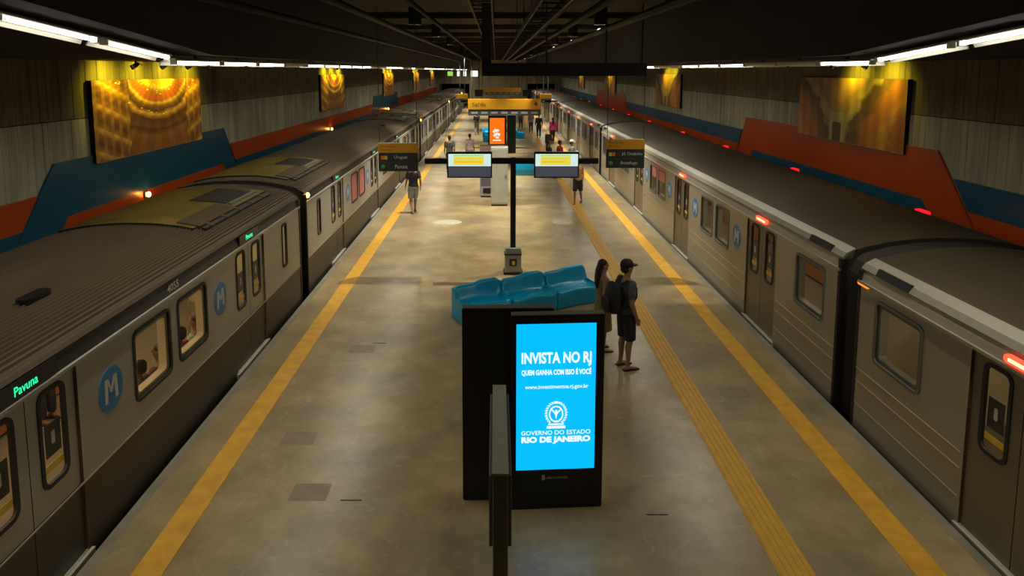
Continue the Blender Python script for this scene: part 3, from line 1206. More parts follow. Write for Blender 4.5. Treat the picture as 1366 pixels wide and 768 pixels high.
    for k in range(3):
        m_ = (DOORS[k] + DOORS[k + 1]) / 2
        if ybase + m_ < 2 or ybase + m_ > 45:
            continue
        for xs in (-1, 1):
            x0 = xs * (HW - .12)
            add('bench_seat', ('seat', k, xs), lambda x0=x0, xs=xs, m_=m_: MB().box((x0, m_ - 1.7, .05), (x0 - xs * .42, m_ + 1.7, .44)).box((x0, m_ - 1.7, .44), (x0 - xs * .07, m_ + 1.7, .92)), M_seat)
        for yy in (m_ - 1.75, m_ + 1.75):
            add('grab_pole', ('gp', k, yy), lambda yy=yy: MB().tube([(.85, yy, 0), (.85, yy, 2.10)], .018, 8), M_rail)
    # windows
    wins = []
    for k in range(3):
        m_ = (DOORS[k] + DOORS[k + 1]) / 2
        wins += [(m_ - .54, .84), (m_ + .54, .84)]
    wins += [(.925, .95), (CARL - .925, .95)] if kind == 'R' else [(1.05, .26), (CARL - 1.05, .26)]
    for yc, w in wins:
        if ybase + yc < 4:
            continue
        wd = add('window_frame', ('wf', w), lambda w=w: ring_mesh(w - .03, .80 - .02, .04, .07 if w > .5 else .05, -.03, .012), M_gasket if kind == 'L' else M_grey, loc=(HW, yc, 1.46), fix=True)
        add('pane', ('wp', w), lambda w=w: MB().face([(0, p, q) for p, q in rrect(w - .02, .79, .07 if w > .5 else .05)]), pane_m, wd, (-.012, 0, 0))
        if w > .5:
            add('inner_trim', ('wi', w), lambda w=w: MB().ring(rrect(w - .16, .80 - .12, .05), rrect(w - .02, .80 - .02, .07), YZ, -.12, -.02), M_inner if kind == 'L' else M_lgrey, wd, fix=True)
    # doors
    for di, d in enumerate(DOORS):
        if ybase + d < 3.5:
            continue
        for sg in (-1, 1):
            lf = add('door_leaf', ('leaf',), lambda: door_leaf_mesh(kind), [M_side, M_skirt, M_gasket] if kind == 'L' else [M_door_r, M_skirt, M_gasket], loc=(HW - .028, d + sg * .348, DZ0))
            add('window_gasket', ('lfr',), lambda: ring_mesh(.31, .87, .045, .07, -.02, .010), M_gasket, lf, (0, 0, 1.43), fix=True)
            add('door_pane', ('lfp',), lambda: MB().face([(0, p, q) for p, q in rrect(.33, .89, .07)]), pane_m, lf, (-.012, 0, 1.43))
            add('sticker', ('lst',), lambda: MB().box((-.009, -.11, 1.24), (-.006, .11, 1.56)), M_band, lf)
            add('yellow_sticker', ('lsy',), lambda: MB().box((-.009, -.13, 1.10), (-.006, .13, 1.17)), M_sq_y, lf)
            add('sticker_mark', ('lsm',), lambda: MB().prism(rrect(.05, .13, .02), YZ, -.0055, -.005), M_logow, lf, (0, 0, 1.41), fix=True)
        add('sill', ('sill',), lambda: MB().box((HW - .06, -DW / 2 - .05, -.07), (HW + .035, DW / 2 + .05, .015)), M_sill, loc=(0, d, 0))
        if kind == 'L':
            hs = add('destination_display', ('disp',), lambda: MB().box((HW - .06, -.42, 2.03), (HW + .006, .42, 2.185)), M_black, loc=(0, d, 0))
            if ybase + d < 30:
                o = obj('lettering', text_mesh('Pavuna', .30, .085, E_green, .01), hs, (HW + .009, -.15, 2.065))
                o.rotation_euler = (PI / 2, 0, PI / 2)
        else:
            hs = add('door_lamp', ('dlamp',), lambda: MB().prism(rrect(.50, .085, .04), YZ, HW - .04, HW + .02), E_red, loc=(0, d, 2.08), fix=True)
            add('lamp_core', ('dcore',), lambda: MB().prism(rrect(.38, .035, .015), YZ, HW + .01, HW + .026), E_redcore, hs, fix=True)
        add('far_side_lamp', ('fl',), lambda: MB().prism(rrect(.34, .07, .03), YZ, -HW - .07, -HW + .02), emit('deep_red_lamp', (1, .012, .02), 1.1), loc=(0, d, 2.235), fix=True) if kind == 'R' else None
        # blue discs on either side of the window pairs
    for k in range(3):
        m_ = (DOORS[k] + DOORS[k + 1]) / 2
        for sg in (-1, 1):
            yc = m_ + sg * 1.45
            if ybase + yc < 4 or ybase + yc > 60:
                continue
            ds = add('logo_disc', ('disc',), lambda: MB().prism([(.225 * math.cos(2 * PI * q / 28), .245 * math.sin(2 * PI * q / 28)) for q in range(28)], YZ, 0, .006), M_logo, loc=(HW, yc, 1.46), fix=True)
            def em():
                mb = MB()
                for poly in ([(-.125, -.13), (-.075, -.13), (-.055, .13), (-.11, .13)], [(.075, -.13), (.125, -.13), (.11, .13), (.055, .13)],
                             [(-.085, .13), (-.05, .13), (.02, -.04), (-.02, -.04)], [(.05, .13), (.085, .13), (.02, -.04), (-.02, -.04)]):
                    mb.prism(poly, YZ, .006, .009)
                return mb
            add('logo_letter', ('em',), em, M_logow, ds, fix=True)
    # corner lamps
    if kind == 'L':
        for y, sx in ((.10, 1),):
            add('corner_lamp', ('am', y, sx), lambda sx=sx, y=y: MB().blob((sx * (HW + (.02 if sx > 0 else .07)), y, 2.14 if sx > 0 else 2.16), (.04, .06, .06), 10, 6), E_amber)
    else:
        add('corner_lamp', ('am',), lambda: MB().prism(rrect(.26, .045, .02), YZ, HW - .01, HW + .02), emit('dim_amber', (1, .30, .02), 1.2), loc=(0, CARL - .12, 1.98), fix=True)
    if number:
        mid = (DOORS[2] + DOORS[3]) / 2
        o = obj('number_lettering', text_mesh(number, .30, .10, M_logow, .012), root, (HW + .002, mid - .12, 2.06))
        o.rotation_euler = (PI / 2, 0, PI / 2)
    return root


LJ, RJ = 14.2, 9.2
labsL = ['grey metro car with brown skirt numbered 4055 beside the platform', 'brown-skirted metro car coupled directly behind the car numbered 4055',
         'third brown-skirted metro car of the train numbered 4055', 'fourth brown-skirted metro car of the train numbered 4055', 'fifth brown-skirted metro car entering the far tunnel']
labsR = ['steel metro car with a large red lamp over its door, ahead of the dark coupling', 'steel metro car with red door lamps coupled behind the leading steel car', 'third steel metro car along the platform from the leading one',
         'fourth steel metro car along the platform from the leading one', 'last steel metro car by the far tunnel mouth']
carL = []
for k in range(5):
    carL.append(make_car('L', LJ + .25 - PITCH * (1 - k), labsL[k], '4055' if k == 0 else None))
carR = []
for k in range(5):
    carR.append(make_car('R', RJ + .25 - PITCH * (1 - k), labsR[k]))
# light from the amber corner lamp on the second car
# amber lamps fixed to the wall behind the brown-skirted train
for k, lab in enumerate(('amber wall lamp under the first golden picture, behind the car numbered 4055', 'amber wall lamp under the second golden picture of the wall', 'amber wall lamp under the third golden picture of the wall')):
    t = thing('wall_lamp', lab, 'lamp', (WL + .05, 15.30 + 17.5 * k, 2.02), 0)
    part('base', MB().prism(rrect(.16, .16, .04), YZ, 0, .03), M_black, t)
    part('lens', MB().blob((.07, 0, 0), (.05, .065, .065), 10, 6), E_amber, t, True)
    light('wall_lamp_glow', 'POINT', (.17, 0, .02), (0, 0, 0), 3.0, (1, .36, .05), t, shadow_soft_size=.03, specular_factor=.2)
light('corner_lamp_glow', 'POINT', (PL + .06, LJ + .32, 2.20), (0, 0, 0), 1.2, (1, .40, .08), shadow_soft_size=.05)
# pink adverts over windows of two cars
for q in (-.54, .54):
    part('window_film', MB().prism(rrect(.78, .76, .06), YZ, HW - .010, HW - .006), M_pinkad, carL[1], loc=(0, 5.6 + q, 1.46))
part('advert', MB().box((-HW - .004, 10.1, 1.55), (-HW - .001, 11.7, 2.0)), M_pinkad, carR[1]).scale = (-1, 1, 1)

# ------------------------------------------------------------------ digital totems
def crest(parent, cx, cz, h, y):
    """white state emblem: wreath around an oval shield with a bird, ribbon under it"""
    mb = MB()
    w = h * .78
    for k in range(22):                                   # wreath leaves
        a = R(-50 + 280 * k / 21)
        px, pz = cx + w * .46 * math.cos(a), cz + h * .06 + h * .42 * math.sin(a)
        lw, ll = h * .035, h * .075
        c_, s_ = math.cos(a + .7), math.sin(a + .7)
        pts = [(ll, 0), (0, lw), (-ll, 0), (0, -lw)]
        mb.face([(px + p * c_ - q * s_, y, pz + p * s_ + q * c_) for p, q in pts])
    n = 24
    oval = lambda r, dz=0: [(cx + w * r * math.cos(2 * PI * q / n), cz + h * .04 + dz + h * r * .95 * math.sin(2 * PI * q / n)) for q in range(n)]
    for q in range(n):                                    # oval rim
        a, b, c_, d_ = oval(.33)[q], oval(.33)[(q + 1) % n], oval(.27)[(q + 1) % n], oval(.27)[q]
        mb.face([(p[0], y, p[1]) for p in (a, b, c_, d_)])
    # bird with raised wings
    for sg in (-1, 1):
        pts = [(0, -.06), (.05, .02), (.16, .12), (.22, .22), (.12, .17), (.04, .10), (0, .06)]
        pts = [(cx + sg * p * w * 1.1, y, cz + q * h + h * .02) for p, q in pts]
        mb.face(pts if sg > 0 else pts[::-1])
    mb.face([(cx + p * w, y, cz + q * h) for p, q in ((-.05, .02), (0, -.16), (.05, .02), (.035, .20), (-.035, .20))])
    mb.face([(cx + p * w, y, cz + q * h) for p, q in ((-.24, -.10), (-.10, -.20), (.10, -.20), (.24, -.10), (.17, -.22), (-.17, -.22))])
    # star on top and ribbon below
    st = []
    for q in range(10):
        a = PI / 2 + PI * q / 5
        r = h * (.065 if q % 2 == 0 else .028)
        st.append((cx + r * math.cos(a), y, cz + h * .47 + r * math.sin(a)))
    mb.face(st)
    for z0, z1, hw in ((-.50, -.40, .44), (-.37, -.31, .36)):
        mb.face([(cx - hw * w, y, cz + z0 * h), (cx + hw * w, y, cz + z0 * h), (cx + hw * w * .95, y, cz + z1 * h), (cx - hw * w * .95, y, cz + z1 * h)])
    o = obj('emblem', mb.mesh('emblem', E_text), parent)
    return o


def totem(name, label, loc, rz, w, h, d, screen):
    t = thing(name, label, 'digital totem', loc, rz)
    part('housing', MB().prism(rrect(w, h, .015, 2, w / 2, h / 2), XZ, 0, d), M_black, t, bevel=.006)
    part('plinth', MB().box((.02, .01, -.004), (w - .02, d - .01, .03)), M_blackmatt, t)
    part('top_cap', MB().box((.004, .004, h - .001), (w - .004, d - .004, h + .008)), M_grey, t)
    if screen:
        sx0, sx1, sz0, sz1 = screen['rect']
        part('bezel', MB().box((.015, -.006, sz0 - .02), (w - .015, .001, h - .02)), M_black, t)
        sc = part('screen', MB().box((sx0, -.009, sz0), (sx1, -.0055, sz1)), screen['mat'], t)
        sw, sh = sx1 - sx0, sz1 - sz0
        for txt, a, b, v0, v1, bold in screen['text']:
            lettering(txt, sx0 + a * sw, sz1 - v1 * sh, (b - a) * sw, (v1 - v0) * sh, -.0105, screen.get('tmat', E_text), sc, bold)
        if screen.get('crest'):
            crest(sc, sx0 + .505 * sw, sz1 - .622 * sh, .185 * sh, -.0105)
        if screen.get('graphic'):
            gm = emit('orange_screen_white', (1, .80, .70), 1.0)
            for pts in ([(.18, .52), (.34, .42), (.60, .44), (.66, .50), (.40, .54), (.30, .60)], [(.22, .66), (.48, .55), (.72, .60), (.66, .70), (.46, .66), (.30, .74)], [(.42, .70), (.60, .72), (.62, .79), (.40, .78)]):
                part('white_shape', MB().prism([(sx0 + p * sw, sz1 - q * sh) for p, q in pts], XZ, -.012, -.0092), gm, sc)
            part('white_bar', MB().box((sx0 + .2 * sw, -.012, sz1 - .88 * sh), (sx0 + .76 * sw, -.0092, sz1 - .835 * sh)), gm, sc)
        if screen.get('maker'):
            part('maker_mark', MB().prism(rrect(.035, .06, .01, 3, .36, .375), XZ, -.009, -.0055), M_lgrey, t)
            lettering('eletromidia', .395, .355, .24, .035, -.0065, M_lgrey, t, .01)
    return t


rk = math.atan2(.06, 1.01)
totem('digital_totem', 'black digital totem with glowing blue screen reading INVISTA NO RJ', (.17, 6.99, 0), rk, 1.02, 2.23, .12, dict(
    rect=(.055, .925, .47, 2.14), mat=E_screen, crest=True, maker=True, text=[
        ('INVISTA NO RJ', .065, .945, .19, .29, .035), ('QUEM GANHA COM ISSO É VOCÊ', .065, .945, .30, .352, .04), ('www.investimentos.rj.gov.br', .11, .91, .412, .447, .015),
        ('GOVERNO DO ESTADO', .065, .945, .727, .757, .01), ('RIO DE JANEIRO', .065, .945, .768, .822, .06)]))
totem('digital_totem', 'unlit black totem standing against the back of the blue-screen totem', (-.37, 7.16, 0), R(.5), 1.02, 2.25, .12, None)
totem('digital_totem', 'black totem with glowing orange screen beyond the grey cabinet', (-.44, 40.0, 0), 0, 1.10, 2.2, .12, dict(
    rect=(.10, .98, .50, 2.05), mat=E_orange_s, text=[], graphic=True))
totem('digital_totem', 'black unlit totem edge-on beside the orange-screen totem', (.68, 39.6, 0), 0, .52, 2.25, .30, None)

# thin sign board seen edge-on in front of the totems
t = thing('notice_board', 'thin grey notice board standing edge-on before the blue-screen totem', 'sign', (.035, 4.50, 0), 0)
part('post', MB().box((-.055, 0, 0), (.055, 1.36, 1.99)), mat('notice_board_grey', (.13, .13, .10), .5, .1, var=.1), t, bevel=.008)
part('top_cap', MB().box((-.060, -.004, 1.99), (.060, 1.364, 2.005)), mat('pale_grey_cap', (.34, .34, .29), .5, .1, var=.08), t)
for sx in (-1, 1):
    part('side_panel', MB().box((sx * .056, .06, 1.40), (sx * .082, 1.30, 1.95)), M_grey, t, bevel=.004)
part('foot', MB().box((-.16, -.05, 0), (.16, 1.41, .02)), M_black, t)

# ------------------------------------------------------------------ teal seats
def bench_mesh(w=1.0, phase=0.):
    NS = 26
    secs = []
    for i in range(NS + 1):
        u = i / NS
        x = (u - .5) * w
        wave = math.sin(u * 2 * PI - PI / 2)
        stp = 1 / (1 + math.exp(-(u - .48) * 22))
        endl = max(0, 1 - u / .10) ** 2
        endr = max(0, 1 - (1 - u) / .10) ** 2
        e = max(endl, endr)
        fy = -.31 + .022 * wave
        seat = .37 + .012 * wave + .05 * e
        top = .64 + .055 * stp - .05 * e
        dip = .03 * (1 - e)
        pts = [(fy + .015, 0), (fy, .04), (fy - .005, .25), (fy - .012, seat - .06), (fy + .005, seat - .012), (fy + .035, seat), (fy + .14, seat - dip * .8),
               (fy + .30, seat - dip), (.02, seat - dip * .8), (.085, seat - dip * .3), (.13, seat + .05), (.165, seat + .16), (.195, top - .05), (.21, top - .012), (.235, top), (.275, top), (.30, top - .012), (.31, top - .05), (.315, .3), (.315, 0)]
        secs.append([(x, p, q) for p, q in pts])
    mb = MB()
    n = len(secs[0])
    for s in secs:
        mb.v += s
    for i in range(NS):
        for j in range(n):
            j2 = (j + 1) % n
            mb.f.append((i * n + j, (i + 1) * n + j, (i + 1) * n + j2, i * n + j2))
            mb.m.append(0)
    mb.f.append(tuple(range(n)))
    mb.m.append(0)
    mb.f.append(tuple(NS * n + j for j in reversed(range(n))))
    mb.m.append(0)
    return mb


bm_ = fix_normals(bench_mesh().mesh('seat_shell', M_teal, True))
foot_ = fix_normals(MB().box((-.44, -.26, -.002), (.44, .28, .02)).mesh('foot', M_blackmatt))
side_ = MB().prism([(-.30, .05), (-.26, .02), (.28, .02), (.30, .05), (.30, .58), (.26, .62), (.19, .58), (.13, .43), (-.26, .40), (-.30, .36)], YZ, -.008, .012)
sme_ = fix_normals(side_.mesh('side_cheek', M_teal))


def bench(label, x, y, rz, group=None):
    t = thing('bench_seat', label, 'bench', (x, y, 0), rz, group)
    obj('seat_shell', bm_, t)
    obj('foot', foot_, t)
    for sx in (-.502, .498):
        obj('side_cheek', sme_, t, (sx, 0, 0))
    return t


ba = R(27)
bx0, by0 = -.72, 12.62
for k, lab in enumerate(('end teal fibreglass bench farthest from the couple, behind the unlit black totem', 'middle teal fibreglass bench of the three behind the totems', 'teal fibreglass bench next to the woman with long hair')):
    q = .5 + k * 1.035
    bench(lab, bx0 + q * math.cos(ba) + .0, by0 + q * math.sin(ba), ba)
for x, y, r_ in ((1.42, 31.3, 180), (2.45, 31.3, 180)):
    bench('teal bench on the platform past the pole with monitors', x, y, R(r_), 'teal benches past the monitors')
for x, y, r_ in ((-.55, 46.5, 90), (1.75, 48.6, 90), (-.45, 49.6, 0)):
    bench('teal bench beyond the orange-screen totem', x, y, R(r_), 'teal benches beyond the orange totem')

# ------------------------------------------------------------------ pole with two monitors
t = thing('monitor_pole', 'black T-shaped pole carrying two yellow-lit information monitors', 'monitor pole', (.42, 15.88, 0), 0)
part('base_plate', MB().prism(rrect(.46, .42, .05), XY, 0, .05), M_black, t)
bxm = mat('grey_pole_box', (.30, .285, .235), .35, var=.12)
bo = part('base_box', MB().prism(rrect(.40, .34, .04), XY, .05, .47), bxm, t)
part('collar', MB().prism(rrect(.42, .36, .04), XY, .47, .495), M_black, t)
part('upper_box', MB().prism(rrect(.38, .32, .04), XY, .495, .63), bxm, t)
part('sticker', MB().box((-.09, -.174, .20), (.09, -.17, .38)), mat('violet_black_sticker', (.03, .022, .05), .5), bo)
part('sticker_mark', MB().prism(rrect(.07, .09, .02, 3, .01, .28), XZ, -.178, -.174), M_sq_y, bo)
part('pole', MB().prism(rrect(.13, .13, .02), XY, .05, 2.80), M_black, t)
part('crossbar', MB().box((-2.10, -.05, 2.65), (2.02, .05, 2.79)), M_black, t, bevel=.01)
for j, xc in enumerate((-1.03, 1.02)):
    m_ = part('monitor', MB().box((xc - .53, -.13, 2.33), (xc + .53, -.04, 2.95)), M_black, t, bevel=.01)
    part('lower_panel', MB().box((xc - .50, -.136, 2.36), (xc + .50, -.129, 2.60)), M_mon_grey, m_)
    part('screen', MB().box((xc - .50, -.136, 2.61), (xc + .50, -.129, 2.90)), E_mon, m_)
    part('timetable_block', MB().box((xc - .38, -.139, 2.64), (xc + .33, -.1365, 2.84)), E_mony, m_)
    part('header_strip', MB().box((xc - .38, -.139, 2.845), (xc + .33, -.1365, 2.885)), E_mong, m_)
    part('amber_row', MB().box((xc - .36, -.141, 2.70), (xc + (.20 if j else .28), -.1395, 2.725)), E_mono if j == 0 else E_mond, m_)
    part('green_row', MB().box((xc - .36, -.141, 2.775), (xc + .25, -.1395, 2.80)), E_mong, m_)

# ------------------------------------------------------------------ cabinets
t = thing('equipment_cabinet', 'tall pale grey cabinet standing behind the monitor pole', 'cabinet', (-.17, 23.9, 0), 0)
part('body', MB().box((0, 0, .06), (.62, .62, 2.11)), M_lgrey, t, bevel=.01)
part('plinth', MB().box((.02, .02, 0), (.60, .60, .06)), M_black, t)
dr_ = part('door', MB().box((.03, -.012, .12), (.59, .001, 2.05)), M_lgrey, t, bevel=.004)
part('handle', MB().box((.52, -.03, 1.0), (.545, -.012, 1.14)), M_grey, dr_)
part('label_plate', MB().box((.24, -.016, 1.55), (.38, -.012, 1.62)), M_grey, dr_)
t = thing('vending_machine', 'lilac-grey vending cabinet with pinkish top beside the tall grey cabinet', 'vending machine', (-.60, 25.6, 0), 0)
part('body', MB().box((0, 0, .05), (.98, .85, 1.72)), M_lilac, t, bevel=.01)
part('top_box', MB().box((-.01, -.01, 1.72), (1.0, .86, 1.95)), M_pinkish, t, bevel=.01)
part('plinth', MB().box((.03, .03, 0), (.95, .82, .05)), M_black, t)
part('door', MB().box((.04, -.012, .45), (.70, .001, 1.66)), mat('dark_vending_front', (.10, .09, .11), .3), t)
part('coin_panel', MB().box((.74, -.012, .9), (.94, .001, 1.5)), M_grey, t)
part('dispenser_flap', MB().box((.12, -.014, .16), (.62, .001, .36)), M_black, t)

# ------------------------------------------------------------------ hanging direction signs
def hanging_sign(label, x0, x1, y, z0, z1, rows, flip):
    t = thing('hanging_sign', label, 'sign', (x0, y, z0), 0)
    w, h = x1 - x0, z1 - z0
    part('board', MB().box((0, 0, 0), (w, .10, h)), M_sign_d, t, bevel=.005)
    yp = part('yellow_panel', MB().box((.0, -.006, h * .66), (w, .001, h)), M_sign_y, t)
    lettering('Embarque', .05, h * .84, w * .40, h * .085, -.0075, M_sign_td, yp, .01)
    lettering('Boarding', .05, h * .72, w * .30, h * .07, -.0075, M_sign_td, yp, .0)
    for sx in (.02, w - .02):
        part('rod', MB().tube([(sx, .05, h), (sx, .05, (4.72 if x0 > 0 else CEIL) - z0)], .008, 6), M_pipe, t)
    zr = (h * .42, h * .10)
    a, b = (M_sq_o, M_sq_y) if not flip else (M_sq_y, M_sq_o)
    part('line_square', MB().box((.06, -.004, zr[0]), (.13, .001, zr[0] + .09)), a, t)
    part('line_square', MB().box((.14, -.004, zr[0]), (.21, .001, zr[0] + .09)), b, t)
    part('line_disc', MB().prism([(.11 + .05 * math.cos(2 * PI * k / 16), zr[1] + .05 + .05 * math.sin(2 * PI * k / 16)) for k in range(16)], XZ, -.004, .001), M_sq_g, t)
    for (txt, a0, b0), z in zip(rows, zr):
        lettering(txt, w * a0, z, w * (b0 - a0), .095, -.003, M_sign_t, t, .012)
    part('divider', MB().box((.05, -.003, h * .33), (w - .08, .001, h * .335)), M_grey, t)
    return t


hanging_sign('hanging sign with yellow top reading Uruguai and Pavuna', -2.80, -1.86, 16, 2.45, 3.13, (('Uruguai', .40, .73), ('Pavuna', .42, .74)), False)
hanging_sign('hanging sign with yellow top reading Jd. Oceânico and Botafogo', 2.65, 3.56, 16, 2.53, 3.22, (('Jd. Oceânico', .40, .95), ('Botafogo', .38, .82)), True)


def gantry(label, y, x0, x1, z0, zm, z1, letters):
    t = thing('gantry_sign', label, 'sign', (x0, y, z0), 0)
    w = x1 - x0
    part('yellow_board', MB().box((0, 0, zm - z0), (w, .25, z1 - z0)), M_sign_y, t, bevel=.01)
    lo_ = part('grey_board', MB().box((.02, .02, 0), (w - .02, .23, zm - z0)), mat('slate_sign_face', (.06, .065, .07), .5, var=.1), t)
    for k in range(7):
        part('sign_slot', MB().box((.2 + k * w / 7.3, .014, (zm - z0) * .3), (.2 + k * w / 7.3 + .4, .021, (zm - z0) * .62)), M_lgrey, lo_)
    for sx in (.25, w - .25):
        part('hanger', MB().box((sx - .10, .05, z1 - z0), (sx + .10, .20, CEIL - z0)), M_black, t) if False else part('hanger', MB().tube([(sx, .12, z1 - z0), (sx, .12, CEIL - z0)], .03, 6), M_pipe, t)
    if letters:
        lettering('Saída', .25, (zm - z0) + .18, .85, .26, -.004, M_sign_td, t, .01)
        part('cross_mark', MB().box((w - .42, -.004, zm - z0 + .30), (w - .18, .001, zm - z0 + .38)).box((w - .34, -.004, zm - z0 + .2), (w - .26, .001, zm - z0 + .48)), M_sign_td, t)
    return t


gantry('long yellow overhead sign board behind the orange-screen totem', 41.6, -1.70, 2.80, 2.09, 2.46, 3.10, True)
gantry('second long yellow overhead sign board farther down the platform', 69, -1.6, 2.6, 2.40, 2.66, 3.10, False)
for x0, x1, lab in ((-2.9, -2.05, 'short yellow overhead sign by the brown-skirted train past the long board'), (3.3, 4.15, 'short yellow overhead sign by the steel train past the long board')):
    gantry(lab, 50, x0, x1, 2.45, 2.78, 3.12, False)
# bulky speakers on the second gantry line
for x, lab in ((-1.35, 'dark hanging loudspeaker cluster nearer the brown-skirted train'), (2.55, 'dark hanging loudspeaker cluster nearer the steel train')):
    t = thing('loudspeaker', lab, 'loudspeaker', (x, 55, 2.75), 0)
    part('cabinet', MB().prism([(-.3, 0), (.3, 0), (.36, .55), (-.36, .55)], XZ, 0, .5), M_black, t)
    part('grille', MB().prism([(-.26, .04), (.26, .04), (.31, .5), (-.31, .5)], XZ, -.01, .0), M_mesh, t)
    part('hanger', MB().tube([(0, .25, .55), (0, .25, CEIL - 2.75)], .03, 6), M_pipe, t)

# far lit windows high on the end wall
for x, w, h, m_, lab in ((-6.2, .75, .62, E_exit, 'glowing green sign high on the far end wall'), (-5.05, .42, .7, E_win, 'narrow lit window beside the green sign on the end wall'),
                         (-4.2, .42, .7, E_win, 'narrow lit window next to the wide one on the end wall'), (-2.9, .95, .8, E_win, 'wide lit window high on the far end wall')):
    t = thing('lit_window', lab, 'window', (x, Y1, 4.42), 0)
    part('pane', MB().box((-w / 2, -.05, -h / 2), (w / 2, -.02, h / 2)), m_, t)
    part('frame', MB().ring([(-w / 2, -h / 2), (w / 2, -h / 2), (w / 2, h / 2), (-w / 2, h / 2)], [(-w / 2 - .07, -h / 2 - .07), (w / 2 + .07, -h / 2 - .07), (w / 2 + .07, h / 2 + .07), (-w / 2 - .07, h / 2 + .07)], XZ, -.07, 0), M_dark, t)

# pale floor stickers
for x, w, lab in ((-1.55, .92, 'pale worn oval floor sticker near the hanging Pavuna sign'), (2.18, .70, 'pale worn oval floor sticker beside the tactile path')):
    o = part('floor_sticker', MB().prism([(w / 2 * math.cos(2 * PI * k / 28), .36 * math.sin(2 * PI * k / 28)) for k in range(28)], XY, .0005, .0025), M_decal, None, loc=(x, 21.3, 0))
    tag(o, lab, 'sticker')


# ------------------------------------------------------------------ people
def remesh(o, vox, it=4):
    r = o.modifiers.new('remesh', 'REMESH')
    r.mode = 'VOXEL'
    r.voxel_size = vox
    r.use_smooth_shade = True
    sm = o.modifiers.new('smooth', 'SMOOTH')
    sm.iterations = it
    sm.factor = .5
    return o


def lerp(a, b, t):
    return tuple(p + (q - p) * t for p, q in zip(a, b))


